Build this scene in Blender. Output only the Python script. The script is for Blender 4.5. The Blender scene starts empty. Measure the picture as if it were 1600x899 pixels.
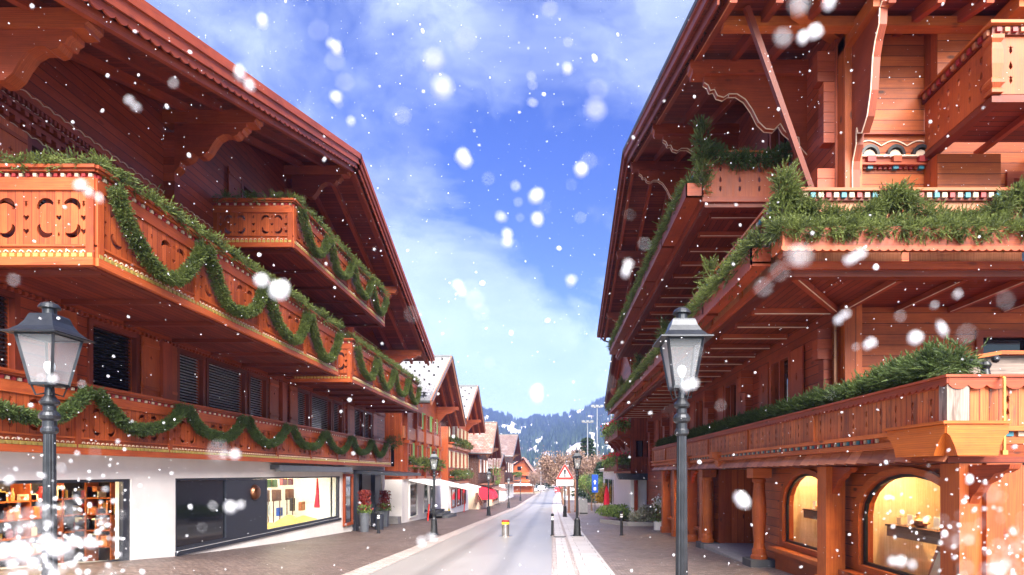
import bpy, math, random
import numpy as np
from mathutils import Vector, Matrix
from mathutils.geometry import delaunay_2d_cdt
random.seed(7); rng = np.random.default_rng(11)
C = bpy.context.scene.collection
S = bpy.context.scene
PI = math.pi
# ---------------------------------------------------------------- camera (z = 0 is the eye level)
FPX = 900.0
cd = bpy.data.cameras.new('camera'); cam = bpy.data.objects.new('camera', cd); C.objects.link(cam)
cam.location = (0, 0, 0); cam.rotation_euler = (PI/2, 0, 0)
cd.sensor_width = 36; cd.lens = 36*FPX/1600; cd.shift_x = -62/1600; cd.shift_y = 290.5/1600
cd.clip_start = 0.02; cd.clip_end = 20000
cd.dof.use_dof = True; cd.dof.focus_distance = 18; cd.dof.aperture_fstop = 3.6
S.camera = cam
# ---------------------------------------------------------------- light
SUN_EL, SUN_AZ = math.radians(41), math.radians(165)      # azimuth measured from +Y, clockwise: behind the camera
sd = bpy.data.lights.new('sun', 'SUN'); sd.energy = 3.8; sd.angle = math.radians(55); sd.color = (1, .93, .83)
sun = bpy.data.objects.new('sun', sd); C.objects.link(sun)
sdir = Vector((math.sin(SUN_AZ)*math.cos(SUN_EL), math.cos(SUN_AZ)*math.cos(SUN_EL), math.sin(SUN_EL)))
sun.rotation_euler = sdir.to_track_quat('Z', 'Y').to_euler()
S.view_settings.view_transform = 'Standard'; S.view_settings.look = 'None'
S.view_settings.gamma = 1; S.view_settings.use_curve_mapping = False
S.view_settings.exposure = 2.33
HAZE = .00028
W = bpy.data.worlds.new('World'); S.world = W; W.use_nodes = True
class NT:
    def __init__(s, t): s.t = t
    def n(s, k, **kw):
        o = s.t.nodes.new(k)
        for a, b in kw.items():
            if a.startswith('i_'):
                key = a[2:]; key = int(key) if key.isdigit() else key.replace('_', ' ')
                s.set(o.inputs[key], b)
            else: setattr(o, a, b)
        return o
    def set(s, i, v):
        if isinstance(v, bpy.types.NodeSocket): s.t.links.new(v, i)
        else: i.default_value = v
    def m(s, op, a, b=None, c=None, clamp=False):
        o = s.t.nodes.new('ShaderNodeMath'); o.operation = op; o.use_clamp = clamp
        s.set(o.inputs[0], a)
        if b is not None: s.set(o.inputs[1], b)
        if c is not None: s.set(o.inputs[2], c)
        return o.outputs[0]
    def mix(s, f, a, b, mode='MIX'):
        o = s.t.nodes.new('ShaderNodeMix'); o.data_type = 'RGBA'; o.blend_type = mode
        s.set(o.inputs['Factor'], f)
        for i, v in ((6, a), (7, b)):
            s.set(o.inputs[i], v if isinstance(v, bpy.types.NodeSocket) else (*v[:3], 1))
        return o.outputs[2]
    def ramp(s, f, stops):
        o = s.t.nodes.new('ShaderNodeValToRGB'); s.set(o.inputs[0], f)
        e = o.color_ramp.elements
        while len(e) < len(stops): e.new(.5)
        for q, (p, c) in zip(e, stops):
            q.position = p; q.color = (*c, 1) if not isinstance(c, (int, float)) else (c, c, c, 1)
        return o.outputs[0]
    def noise(s, vec, scale=1, det=4, rough=.5, dist=0):
        o = s.t.nodes.new('ShaderNodeTexNoise'); s.set(o.inputs['Vector'], vec)
        o.inputs['Scale'].default_value = scale; o.inputs['Detail'].default_value = det
        o.inputs['Roughness'].default_value = rough; o.inputs['Distortion'].default_value = dist
        return o.outputs[0]
    def xyz(s, x, y, z=0.):
        o = s.t.nodes.new('ShaderNodeCombineXYZ')
        for i, v in enumerate((x, y, z)): s.set(o.inputs[i], v)
        return o.outputs[0]
    def sep(s, v):
        o = s.t.nodes.new('ShaderNodeSeparateXYZ'); s.set(o.inputs[0], v); return o.outputs
    def bump(s, h, strength=.3, dist=.01):
        o = s.t.nodes.new('ShaderNodeBump'); s.set(o.inputs['Height'], h)
        o.inputs['Strength'].default_value = strength; o.inputs['Distance'].default_value = dist
        return o.outputs[0]
# world: Nishita sky with broken cloud laid over it by direction
nt = NT(W.node_tree); W.node_tree.nodes.clear()
sky = nt.n('ShaderNodeTexSky', sky_type='NISHITA', sun_disc=False)
sky.sun_elevation = SUN_EL; sky.sun_rotation = SUN_AZ; sky.air_density = 1.3; sky.dust_density = .3; sky.ozone_density = 4
hs = nt.n('ShaderNodeHueSaturation', i_Saturation=1.28, i_Value=.85, i_Hue=.53, i_Color=sky.outputs[0])
tc = nt.n('ShaderNodeTexCoord').outputs['Generated']
sx, sy_, sz = nt.sep(tc)
warp = nt.noise(tc, 2.2, 5, .55)
pv = nt.xyz(nt.m('ADD', nt.m('MULTIPLY', sx, 1.0), nt.m('MULTIPLY', warp, .5)), sy_, nt.m('MULTIPLY', sz, 1.7))
cl = nt.noise(pv, 3.1, 8, .60, .35)
def lobe(px, py, k):       # broad patch of cloud (or clear air) around one direction of the sky
    d = Vector(((px-862)/FPX, 1, (740-py)/FPX)).normalized()
    vm = nt.n('ShaderNodeVectorMath', operation='DOT_PRODUCT'); nt.set(vm.inputs[0], tc); vm.inputs[1].default_value = d
    return nt.m('POWER', nt.m('MAXIMUM', vm.outputs['Value'], 0), k)
f = cl
for px, py, k, a in ((860, 300, 45, -.21), (420, 40, 30, .08), (640, 380, 90, .15), (830, 560, 60, .14), (1000, 470, 120, .10), (900, 430, 400, -.14), (1010, 20, 90, .10), (700, 110, 120, .10), (760, 430, 200, .10)):
    f = nt.m('ADD', f, nt.m('MULTIPLY', lobe(px, py, k), a))
horizon = nt.m('SUBTRACT', 1, nt.m('DIVIDE', sz, .42), clamp=True)
f = nt.m('ADD', f, nt.m('MULTIPLY', nt.m('POWER', horizon, 1.2), .20))
cov = nt.ramp(f, [(.43, 0.), (.61, 1.)])
thick = nt.noise(pv, 5, 5, .6)
ccol = nt.mix(nt.ramp(thick, [(.35, 0.), (.65, 1.)]), (1.15, 1.6, 3.4), (3.1, 3.7, 4.9))
ccol = nt.mix(nt.m('POWER', horizon, .8), ccol, (4.4, 6.0, 6.7))
colr = nt.mix(nt.m('MULTIPLY', cov, .93), hs.outputs[0], ccol)
bg = nt.n('ShaderNodeBackground', i_Strength=.050, i_Color=colr)
wo = nt.n('ShaderNodeOutputWorld'); W.node_tree.links.new(bg.outputs[0], wo.inputs['Surface'])
# ---------------------------------------------------------------- materials
M = {}
def mat(name):
    m = bpy.data.materials.new(name); m.use_nodes = True; t = m.node_tree; t.nodes.clear()
    k = NT(t); b = k.n('ShaderNodeBsdfPrincipled'); o = k.n('ShaderNodeOutputMaterial')
    t.links.new(b.outputs[0], o.inputs[0]); M[name] = m
    return k, b, o
def I(b, k, v, nt_): nt_.set(b.inputs[k], v)
def wood(name, ca, cb, plank=0., groove=.008, knots=.0, rough=.5, weather=0., stain=None):
    if not name.startswith(('wood_brown', 'wood_grey', 'display')):
        q_ = (.80, .66, .58) if name == 'wood_pale' else (.68, .53, .40)
        ca = tuple(a*w*.92 for a, w in zip(ca, q_)); cb = tuple(a*w for a, w in zip(cb, q_))
    k, b, o = mat(name)
    uv = k.n('ShaderNodeUVMap', uv_map='UV').outputs[0]; r = k.sep(k.n('ShaderNodeUVMap', uv_map='R').outputs[0])[0]
    u, v, _ = k.sep(uv); off = k.m('MULTIPLY', r, 57.)
    if plank:
        vp = k.m('DIVIDE', v, plank); pid = k.m('FLOOR', vp); fr = k.m('FRACT', vp)
        wn = k.n('ShaderNodeTexWhiteNoise', noise_dimensions='2D'); k.set(wn.inputs['Vector'], k.xyz(pid, k.m('ADD', off, .3)))
        pr = wn.outputs['Value']
        edge = k.m('MINIMUM', fr, k.m('SUBTRACT', 1, fr)); g = k.m('LESS_THAN', edge, groove/plank)
        off = k.m('ADD', off, k.m('MULTIPLY', pr, 31.))
    else: pr = r; g = None
    grain = k.noise(k.xyz(k.m('MULTIPLY', u, 1.6), k.m('MULTIPLY', v, 34.), off), 1, 5, .62, .4)
    big = k.noise(k.xyz(k.m('MULTIPLY', u, .7), k.m('MULTIPLY', v, 2.4), off), 1, 3, .6, .6)
    ring = k.n('ShaderNodeTexWave', wave_type='BANDS', bands_direction='Y', i_Scale=2.4, i_Distortion=7., i_Detail=2., i_Detail_Scale=.8)
    k.set(ring.inputs['Vector'], k.xyz(k.m('MULTIPLY', u, .6), k.m('MULTIPLY', v, 5.), off))
    f = k.m('ADD', k.m('MULTIPLY', grain, .62), k.m('MULTIPLY', big, .5))
    f = k.m('ADD', f, k.m('MULTIPLY', ring.outputs['Fac'], .14))
    col = k.mix(k.ramp(f, [(.36, 0.), (.78, 1.)]), ca, cb)
    tone = k.m('ADD', .70, k.m('MULTIPLY', pr, .56))
    col = k.mix(1., col, k.xyz(tone, k.m('POWER', tone, 1.25), k.m('POWER', tone, 1.4)), 'MULTIPLY')
    if knots:
        vo = k.n('ShaderNodeTexVoronoi', i_Scale=1., voronoi_dimensions='3D'); k.set(vo.inputs['Vector'], k.xyz(k.m('MULTIPLY', u, 1.5), k.m('MULTIPLY', v, 3.6), off))
        kn = k.ramp(vo.outputs['Distance'], [(.07, 1.), (.16, 0.)])
        col = k.mix(k.m('MULTIPLY', kn, knots), col, (.035, .012, .008))
    sp = k.noise(k.n('ShaderNodeNewGeometry').outputs['Position'], .9, 5, .7)      # uneven age and damp over the boards
    col = k.mix(k.m('MULTIPLY', k.ramp(sp, [(.46, 0.), (.72, 1.)]), .42), col, (ca[0]*.30, ca[1]*.42, ca[2]*.6))
    if weather:
        ws = k.noise(k.xyz(k.m('MULTIPLY', u, 1.), k.m('MULTIPLY', v, 7.), k.m('ADD', off, 9)), 1.3, 4, .7)
        wf = k.m('MULTIPLY', k.ramp(ws, [(.52, 0.), (.62, 1.)]), weather)
        col = k.mix(wf, col, stain or (.05, .03, .025))
    if g is not None: col = k.mix(g, col, (ca[0]*.38, ca[1]*.3, ca[2]*.3))
    I(b, 'Base Color', col, k)
    I(b, 'Roughness', k.m('ADD', rough-.12, k.m('MULTIPLY', grain, .3)), k)
    h = k.m('MULTIPLY', grain, .5)
    if g is not None: h = k.m('SUBTRACT', h, k.m('MULTIPLY', g, 1.2))
    I(b, 'Normal', k.bump(h, .45, .006), k); I(b, 'Specular IOR Level', .4, k)
    return M[name]
def plain(name, col, rough=.6, metal=0., var=.15, scale=6., bump=.0, spec=.5):
    k, b, o = mat(name)
    p = k.n('ShaderNodeNewGeometry').outputs['Position']
    n = k.noise(p, scale, 5, .6)
    hi = tuple(min(1, c*(1+var)) for c in col); lo = tuple(c*(1-var) for c in col)
    I(b, 'Base Color', k.mix(k.ramp(n, [(.3, 0.), (.7, 1.)]), lo, hi), k)
    I(b, 'Roughness', k.m('ADD', rough-.08, k.m('MULTIPLY', n, .16)), k); I(b, 'Metallic', metal, k); I(b, 'Specular IOR Level', spec, k)
    if bump: I(b, 'Normal', k.bump(k.noise(p, scale*6, 5, .7), bump, .01), k)
    return M[name]
def glow(name, col, e):
    k, b, o = mat(name); I(b, 'Base Color', (*col, 1), k); I(b, 'Emission Color', (*col, 1), k); I(b, 'Emission Strength', e, k); return M[name]
def glass(name, tint=(.9, .95, .95), rough=.0, frost=0.):
    k, b, o = mat(name)
    tr = k.n('ShaderNodeBsdfTransparent', i_Color=(*tint, 1)); gl = k.n('ShaderNodeBsdfGlossy', i_Roughness=rough)
    fr = k.n('ShaderNodeFresnel', i_IOR=1.5); ms = k.n('ShaderNodeMixShader'); ge = k.n('ShaderNodeNewGeometry')
    k.set(ms.inputs[0], k.m('MULTIPLY', fr.outputs[0], k.m('SUBTRACT', 1, ge.outputs['Backfacing']))); k.set(ms.inputs[1], tr.outputs[0]); k.set(ms.inputs[2], gl.outputs[0]); out = ms.outputs[0]
    if frost:
        df = k.n('ShaderNodeBsdfTranslucent', i_Color=(.8, .82, .85, 1)); d2 = k.n('ShaderNodeBsdfDiffuse', i_Color=(.7, .72, .76, 1)); m0 = k.n('ShaderNodeMixShader', i_0=.5)
        k.set(m0.inputs[1], df.outputs[0]); k.set(m0.inputs[2], d2.outputs[0])
        m2 = k.n('ShaderNodeMixShader', i_0=frost); k.set(m2.inputs[1], out); k.set(m2.inputs[2], m0.outputs[0]); out = m2.outputs[0]
    M[name].node_tree.links.new(out, o.inputs[0]); return M[name]
wood('wood_red', (.27, .042, .017), (.52, .115, .045), knots=.5)
wood('wood_red_plank', (.26, .040, .016), (.52, .115, .043), plank=.19, knots=.6)
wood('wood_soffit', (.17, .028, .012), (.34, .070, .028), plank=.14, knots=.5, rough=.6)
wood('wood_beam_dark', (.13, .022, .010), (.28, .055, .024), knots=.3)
wood('wood_panel', (.36, .058, .019), (.64, .17, .055), knots=.3)
wood('wood_panel_upright', (.36, .058, .019), (.64, .175, .058), plank=.12, groove=.004, knots=.4)
wood('wood_pale', (.42, .12, .05), (.72, .33, .18), knots=.2)
wood('wood_orange', (.42, .078, .019), (.72, .22, .052), knots=.7)
wood('wood_orange_plank', (.40, .074, .019), (.70, .20, .052), plank=.21, groove=.007, knots=.9)
wood('wood_weathered', (.44, .080, .022), (.76, .27, .09), plank=.115, groove=.006, knots=.6, weather=.62)
wood('wood_grey', (.10, .075, .065), (.30, .22, .18), knots=.3, weather=.6)
wood('wood_brown', (.045, .018, .012), (.13, .052, .032), plank=.18, knots=.4, rough=.7)
wood('wood_brown_trim', (.10, .04, .025), (.24, .11, .07), rough=.7)
wood('wood_amber', (.50, .11, .014), (.80, .24, .035), knots=.3)
plain('edge_cream', (.66, .47, .34), .6)
plain('plaster', (.86, .81, .78), .85, var=.09, scale=.8, bump=.15)
plain('plaster_cream', (.80, .62, .45), .85, var=.08, scale=1.3)
plain('anthracite', (.028, .032, .045), .45)
plain('black_metal', (.020, .021, .024), .38, var=.3, metal=.3)
plain('lamp_metal', (.045, .048, .055), .38, metal=.75, var=.25)
plain('gutter', (.16, .17, .18), .4, metal=.7)
plain('dentil_white', (.50, .38, .27), .5)
plain('dentil_red', (.28, .02, .02), .5)
plain('dentil_teal', (.03, .18, .24), .5)
plain('gold', (.55, .42, .12), .35, metal=.5)
plain('blind_slat', (.50, .52, .58), .35, metal=.3)
plain('shutter_dark', (.012, .013, .017), .35)
plain('pane_dark', (.010, .012, .017), .06, spec=.9)
plain('stone', (.30, .28, .27), .8, bump=.3)
plain('stone_dark', (.075, .075, .08), .7, bump=.3)
plain('white_paint', (.82, .80, .78), .6, var=.04)
plain('copper', (.30, .13, .07), .3, metal=.9)
plain('red_cloth', (.72, .015, .04), .75)
plain('red_paint', (.75, .03, .02), .5)
plain('yellow_paint', (.85, .62, .03), .5)
plain('straw', (.72, .52, .14), .8)
plain('sign_white', (.85, .85, .85), .4, var=.02)
plain('sign_blue', (.02, .08, .42), .4)
plain('green_shutter', (.18, .36, .08), .6)
plain('cream_shutter', (.62, .50, .30), .6)
plain('brass', (.65, .42, .12), .35, metal=.8)
plain('ivory', (.75, .62, .42), .6, var=.05)
plain('goods_orange', (.55, .16, .04), .6, var=.5, scale=9)
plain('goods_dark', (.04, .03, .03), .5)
plain('steel', (.42, .40, .40), .3, metal=.85)
plain('car_white', (.75, .76, .78), .25, var=.02)
plain('car_red', (.50, .03, .03), .25, var=.02)
plain('rubber', (.02, .02, .02), .8)
plain('pot_grey', (.10, .11, .13), .5)
plain('flower_red', (.75, .02, .05), .6)
plain('flower_white', (.85, .82, .80), .6)
plain('bark', (.16, .09, .06), .9, bump=.4)
plain('curtain', (.72, .74, .70), .9)
glow('bulb_warm', (1, .62, .25), 9.)
glow('tube_white', (1, .86, .62), 16.)
glow('tube_amber', (1, .70, .36), 30.)
glass('glass_shop'); glass('glass_lamp', frost=.28)
wood('display_wood', (.50, .32, .17), (.72, .52, .32), rough=.4)
def foliage(name, dark, lite, trans=.2):
    k, b, o = mat(name)
    r = k.sep(k.n('ShaderNodeUVMap', uv_map='R').outputs[0])
    p = k.n('ShaderNodeNewGeometry').outputs['Position']; big = k.noise(p, 3.3, 3, .6)
    f = k.m('ADD', k.m('MULTIPLY', r[0], .8), k.m('MULTIPLY', k.m('SUBTRACT', big, .4), .9))
    I(b, 'Base Color', k.mix(k.ramp(f, [(.2, 0.), (1., 1.)]), dark, lite), k); I(b, 'Roughness', .55, k); I(b, 'Specular IOR Level', .35, k)
    if trans:
        tl = k.n('ShaderNodeBsdfTranslucent', i_Color=(*lite, 1)); ms = k.n('ShaderNodeMixShader', i_0=trans)
        k.set(ms.inputs[1], b.outputs[0]); k.set(ms.inputs[2], tl.outputs[0]); M[name].node_tree.links.new(ms.outputs[0], o.inputs[0])
foliage('fir', (.007, .019, .006), (.22, .265, .065))
foliage('fir_rope', (.008, .022, .005), (.15, .19, .04))
foliage('fir_dark', (.006, .018, .006), (.13, .19, .05))
foliage('conifer', (.010, .028, .016), (.05, .085, .04))
foliage('beech_leaf', (.15, .09, .065), (.40, .27, .20))
foliage('hedge_leaf', (.05, .09, .02), (.28, .38, .10))
foliage('frost_leaf', (.20, .20, .10), (.60, .60, .48))
foliage('yellow_leaf', (.25, .13, .02), (.62, .42, .05))
foliage('heather', (.13, .012, .014), (.38, .06, .04))
foliage('petal', (.55, .01, .03), (.80, .06, .10))
# snow
k, b, o = mat('snow'); I(b, 'Base Color', (.92, .93, .95, 1), k); I(b, 'Roughness', .7, k)
tl = k.n('ShaderNodeBsdfTranslucent', i_Color=(.95, .96, 1, 1)); ms = k.n('ShaderNodeMixShader', i_0=.5)
k.set(ms.inputs[1], b.outputs[0]); k.set(ms.inputs[2], tl.outputs[0]); M['snow'].node_tree.links.new(ms.outputs[0], o.inputs[0])
# setts, asphalt, slabs, roof tiles
def setts(name, sx_, sy2, ca, cb, mortar, rough=.45, dust=.3):
    k, b, o = mat(name)
    p = k.n('ShaderNodeNewGeometry').outputs['Position']; x, y, z = k.sep(p)
    wob = k.noise(p, 1.2, 2, .5); wob2 = k.noise(p, 9, 2, .5)
    vx = k.m('ADD', k.m('ADD', x, k.m('MULTIPLY', wob, .14)), k.m('MULTIPLY', wob2, .03))
    vy = k.m('ADD', k.m('ADD', y, k.m('MULTIPLY', wob, .25)), k.m('MULTIPLY', wob2, .02))
    br = k.n('ShaderNodeTexBrick', i_Scale=1.); br.offset = .5
    k.set(br.inputs['Vector'], k.xyz(vx, vy)); br.inputs['Brick Width'].default_value = sx_; br.inputs['Row Height'].default_value = sy2
    br.inputs['Mortar Size'].default_value = .009; br.inputs['Mortar Smooth'].default_value = .4; br.inputs['Bias'].default_value = 0
    br.inputs['Color1'].default_value = (0, 0, 0, 1); br.inputs['Color2'].default_value = (1, 1, 1, 1); br.inputs['Mortar'].default_value = (.5, .5, .5, 1)
    tone = br.outputs['Color']; fac = br.outputs['Fac']
    pat = k.noise(p, .45, 4, .6)
    c = k.mix(k.m('ADD', k.m('MULTIPLY', k.sep(tone)[0], .6), k.m('MULTIPLY', pat, .4)), ca, cb)
    c = k.mix(fac, c, mortar)
    dn = k.ramp(k.noise(k.xyz(k.m('MULTIPLY', x, 1.), k.m('MULTIPLY', y, 1.), 0.), 14, 5, .75), [(.60, 0.), (.68, 1.)])
    c = k.mix(k.m('MULTIPLY', dn, dust), c, (.8, .78, .78))
    I(b, 'Base Color', c, k)
    I(b, 'Roughness', k.m('ADD', rough-.15, k.m('MULTIPLY', pat, .4)), k)
    h = k.m('ADD', k.m('SUBTRACT', 1, fac), k.m('MULTIPLY', k.noise(p, 30, 3, .6), .35))
    I(b, 'Normal', k.bump(h, .8, .012), k)
setts('setts_left', .16, .10, (.065, .045, .04), (.22, .155, .135), (.03, .02, .018), dust=.75)
setts('setts_right', .15, .10, (.11, .08, .072), (.32, .25, .225), (.06, .045, .04), dust=.7)
setts('kerb_setts', .22, .16, (.30, .24, .22), (.52, .44, .41), (.10, .07, .06), dust=.15)
setts('slabs', .9, .6, (.42, .38, .37), (.60, .56, .55), (.16, .12, .11), dust=.2)
k, b, o = mat('asphalt'); p = k.n('ShaderNodeNewGeometry').outputs['Position']; x, y, z = k.sep(p)
n1 = k.noise(k.xyz(x, k.m('MULTIPLY', y, .35)), .7, 5, .6); n2 = k.noise(p, 90, 3, .7)
tr = k.m('ABSOLUTE', k.m('SUBTRACT', k.m('ABSOLUTE', k.m('ADD', x, 1.95)), .78)); tr = k.m('MULTIPLY', k.ramp(tr, [(.08, 1.), (.34, 0.)]), k.noise(k.xyz(x, k.m('MULTIPLY', y, .15)), 2, 4, .6))
crk = k.n('ShaderNodeTexVoronoi', feature='DISTANCE_TO_EDGE', i_Scale=.35); k.set(crk.inputs['Vector'], k.mix(.12, p, k.xyz(n1, n2, n1))); crl = k.m('LESS_THAN', crk.outputs['Distance'], .006)
I(b, 'Base Color', k.mix(k.m('ADD', k.m('MULTIPLY', n1, .6), k.m('MULTIPLY', n2, .4)), (.16, .148, .145), (.39, .37, .36)), k)
rd_c = b.inputs['Base Color'].links[0].from_socket; rd_c = k.mix(k.m('MULTIPLY', tr, .7), rd_c, (.06, .056, .055)); rd_c = k.mix(k.m('MULTIPLY', crl, .0), rd_c, (.03, .028, .028)); I(b, 'Base Color', rd_c, k)
I(b, 'Roughness', k.m('ADD', .22, k.m('MULTIPLY', n1, .24)), k); I(b, 'Normal', k.bump(n2, .35, .004), k)
k, b, o = mat('field'); p = k.n('ShaderNodeNewGeometry').outputs['Position']
n1 = k.noise(p, .012, 8, .65)
I(b, 'Base Color', k.mix(k.ramp(n1, [(.42, 0.), (.58, 1.)]), (.80, .80, .84), (.30, .26, .18)), k); I(b, 'Roughness', .9, k)
def tiles(name, ca, cb, w, h, rough=.6, snow=0.):
    k, b, o = mat(name); uv = k.n('ShaderNodeUVMap', uv_map='UV').outputs[0]
    br = k.n('ShaderNodeTexBrick', i_Scale=1.); k.set(br.inputs['Vector'], uv); br.inputs['Brick Width'].default_value = w; br.inputs['Row Height'].default_value = h
    br.inputs['Mortar Size'].default_value = .02; br.inputs['Mortar Smooth'].default_value = .3
    br.inputs['Color1'].default_value = (*ca, 1); br.inputs['Color2'].default_value = (*cb, 1); br.inputs['Mortar'].default_value = (ca[0]*.35, ca[1]*.35, ca[2]*.35, 1)
    c = br.outputs['Color']
    n = k.noise(uv, 1.1, 5, .7)
    c = k.mix(k.m('MULTIPLY', k.ramp(n, [(.5, 0.), (.62, 1.)]), snow), c, (.8, .78, .80))
    fr = k.m('FRACT', k.m('DIVIDE', k.sep(uv)[1], h))
    I(b, 'Base Color', c, k); I(b, 'Roughness', rough, k); I(b, 'Normal', k.bump(k.m('ADD', k.m('MULTIPLY', fr, -1), k.m('MULTIPLY', br.outputs['Fac'], -.5)), .7, .03), k)
tiles('tile_grey', (.24, .24, .25), (.31, .30, .31), .45, .22, snow=.06)
tiles('tile_pink', (.25, .12, .09), (.38, .19, .145), .3, .35, snow=.16)
tiles('tile_brown', (.16, .10, .085), (.25, .165, .135), .3, .3, snow=.12)
tiles('roof_dark', (.05, .05, .055), (.08, .075, .08), .4, .3)
# ---------------------------------------------------------------- mesh tools
ORG = {}
def org(parent): return ORG.get(parent.name, Vector((0, 0, 0))) if parent else Vector((0, 0, 0))
def V3(*a): return Vector(a)
class MB:
    def __init__(s): s.V = []; s.F = []; s.U = []; s.R = []; s.MI = []; s.SM = []; s.K = []
    def cut(s): s.K.append((len(s.V), len(s.F), len(s.U)))   # the next piece starts here
    def face(s, pts, uv=None, r=None, mi=0, sm=False):
        i = len(s.V); s.V += [tuple(p) for p in pts]; s.F.append(tuple(range(i, i+len(pts))))
        if uv is None:
            a = Vector(pts[1])-Vector(pts[0]); L = a.length or 1; a = a/L
            n = Vector((0, 0, 0))
            for q in range(1, len(pts)-1): n += (Vector(pts[q])-Vector(pts[0])).cross(Vector(pts[q+1])-Vector(pts[0]))
            n = n.normalized() if n.length > 1e-12 else Vector((0, 0, 1)); bb = n.cross(a)
            P = [Vector(p)-Vector(pts[0]) for p in pts]; u = [p.dot(a) for p in P]; v = [p.dot(bb) for p in P]
            if max(v)-min(v) > max(u)-min(u): u, v = v, u
            uv = list(zip(u, v))
        s.U += [tuple(q) for q in uv]; s.R += [r if r is not None else random.random()]*len(pts); s.MI.append(mi); s.SM.append(sm)
    def hexa(s, P, mi=0, r=None, L=None, skip=()):
        # P: 8 points, bottom 0-3 counterclockwise, top 4-7
        r = random.random() if r is None else r
        for q, fi in enumerate(((0, 3, 2, 1), (4, 5, 6, 7), (0, 1, 5, 4), (1, 2, 6, 5), (2, 3, 7, 6), (3, 0, 4, 7))):
            if q in skip: continue
            s.face([P[j] for j in fi], None, r, mi)
    def box(s, x0, x1, y0, y1, z0, z1, mi=0, r=None):
        if x0 > x1: x0, x1 = x1, x0
        if y0 > y1: y0, y1 = y1, y0
        if z0 > z1: z0, z1 = z1, z0
        s.hexa([V3(x0, y0, z0), V3(x1, y0, z0), V3(x1, y1, z0), V3(x0, y1, z0), V3(x0, y0, z1), V3(x1, y0, z1), V3(x1, y1, z1), V3(x0, y1, z1)], mi, r)
    def beam(s, p, q, w, h, mi=0, up=(0, 0, 1), r=None):
        p = Vector(p); q = Vector(q); d = (q-p).normalized(); sd_ = d.cross(Vector(up)).normalized(); u = sd_.cross(d)
        a = sd_*w/2; c = u*h/2
        s.hexa([p-a-c, p+a-c, q+a-c, q-a-c, p-a+c, p+a+c, q+a+c, q-a+c], mi, r)
    def prism(s, loop, o_, ux, uy, dep, mi=0, emi=None, r=None, caps=True):
        # loop of 2D points in frame (o_, ux, uy), pushed by vector dep
        o_ = Vector(o_); ux = Vector(ux); uy = Vector(uy); dep = Vector(dep); r = random.random() if r is None else r
        A = [o_+ux*a+uy*c for a, c in loop]; B = [p+dep for p in A]; n = len(A)
        if emi is None: emi = mi
        if caps:
            s.face(A, loop, r, mi); s.face(B[::-1], loop[::-1], r, mi)
        L = 0; dl = dep.length
        for j in range(n):
            k2 = (j+1) % n; l = (A[k2]-A[j]).length
            s.face([A[j], A[k2], B[k2], B[j]], [(L, 0), (L+l, 0), (L+l, dl), (L, dl)], r, emi); L += l
    def lathe(s, prof, c, n=20, mi=0, rot=0, sq=False, sm=True, ax='z', fl=0, r=None):
        c = Vector(c); rings = []; r = random.random() if r is None else r
        for q, (rad, z) in enumerate(prof):
            ring = []
            for j in range(n):
                a = rot+2*PI*j/n; rr = rad*(1-fl*(.5+.5*math.cos(a*12))) if fl else rad
                p = V3(rr*math.cos(a), rr*math.sin(a), z)
                if ax == 'x': p = V3(p.z, p.x, p.y)
                if ax == 'y': p = V3(p.x, p.z, p.y)
                ring.append(c+p)
            rings.append(ring)
        for q in range(len(prof)-1):
            for j in range(n):
                k2 = (j+1) % n; l = prof[q][0]*2*PI/n
                s.face([rings[q][j], rings[q][k2], rings[q+1][k2], rings[q+1][j]], [(prof[q][1], j*l), (prof[q][1], (j+1)*l), (prof[q+1][1], (j+1)*l), (prof[q+1][1], j*l)], r, mi, sm)
        if prof[0][0] > 1e-4: s.face(rings[0][::-1], None, r, mi)
        if prof[-1][0] > 1e-4: s.face(rings[-1], None, r, mi)
    def tube(s, pts, rad, n=8, mi=0, sm=True):
        pts = [Vector(p) for p in pts]; rings = []; rr = random.random()
        rads = rad if isinstance(rad, (list, tuple)) else [rad]*len(pts)
        for i, p in enumerate(pts):
            d = (pts[min(i+1, len(pts)-1)]-pts[max(i-1, 0)]).normalized()
            u = d.cross(V3(0, 0, 1)) if abs(d.z) < .95 else d.cross(V3(1, 0, 0)); u.normalize(); w = d.cross(u)
            rings.append([p+(u*math.cos(2*PI*j/n)+w*math.sin(2*PI*j/n))*rads[i] for j in range(n)])
        for i in range(len(pts)-1):
            for j in range(n):
                k2 = (j+1) % n
                s.face([rings[i][j], rings[i+1][j], rings[i+1][k2], rings[i][k2]], [(i*.3, j*.05), (i*.3+.3, j*.05), (i*.3+.3, j*.05+.05), (i*.3, j*.05+.05)], rr, mi, sm)
        s.face(rings[0], None, rr, mi); s.face(rings[-1][::-1], None, rr, mi)
    def ball(s, c, rad, n=10, mi=0, sc=(1, 1, 1)):
        c = Vector(c); rows = max(4, n//2); rr = random.random()
        P = lambda i, j: c+V3(sc[0]*rad*math.sin(PI*i/rows)*math.cos(2*PI*j/n), sc[1]*rad*math.sin(PI*i/rows)*math.sin(2*PI*j/n), sc[2]*rad*math.cos(PI*i/rows))
        for i in range(rows):
            for j in range(n):
                a, b_, c_, d_ = P(i, j), P(i+1, j), P(i+1, j+1), P(i, j+1)
                s.face([a, b_, c_] if i == 0 else ([a, b_, d_] if i == rows-1 else [a, b_, c_, d_]), None, rr, mi, True)
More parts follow.
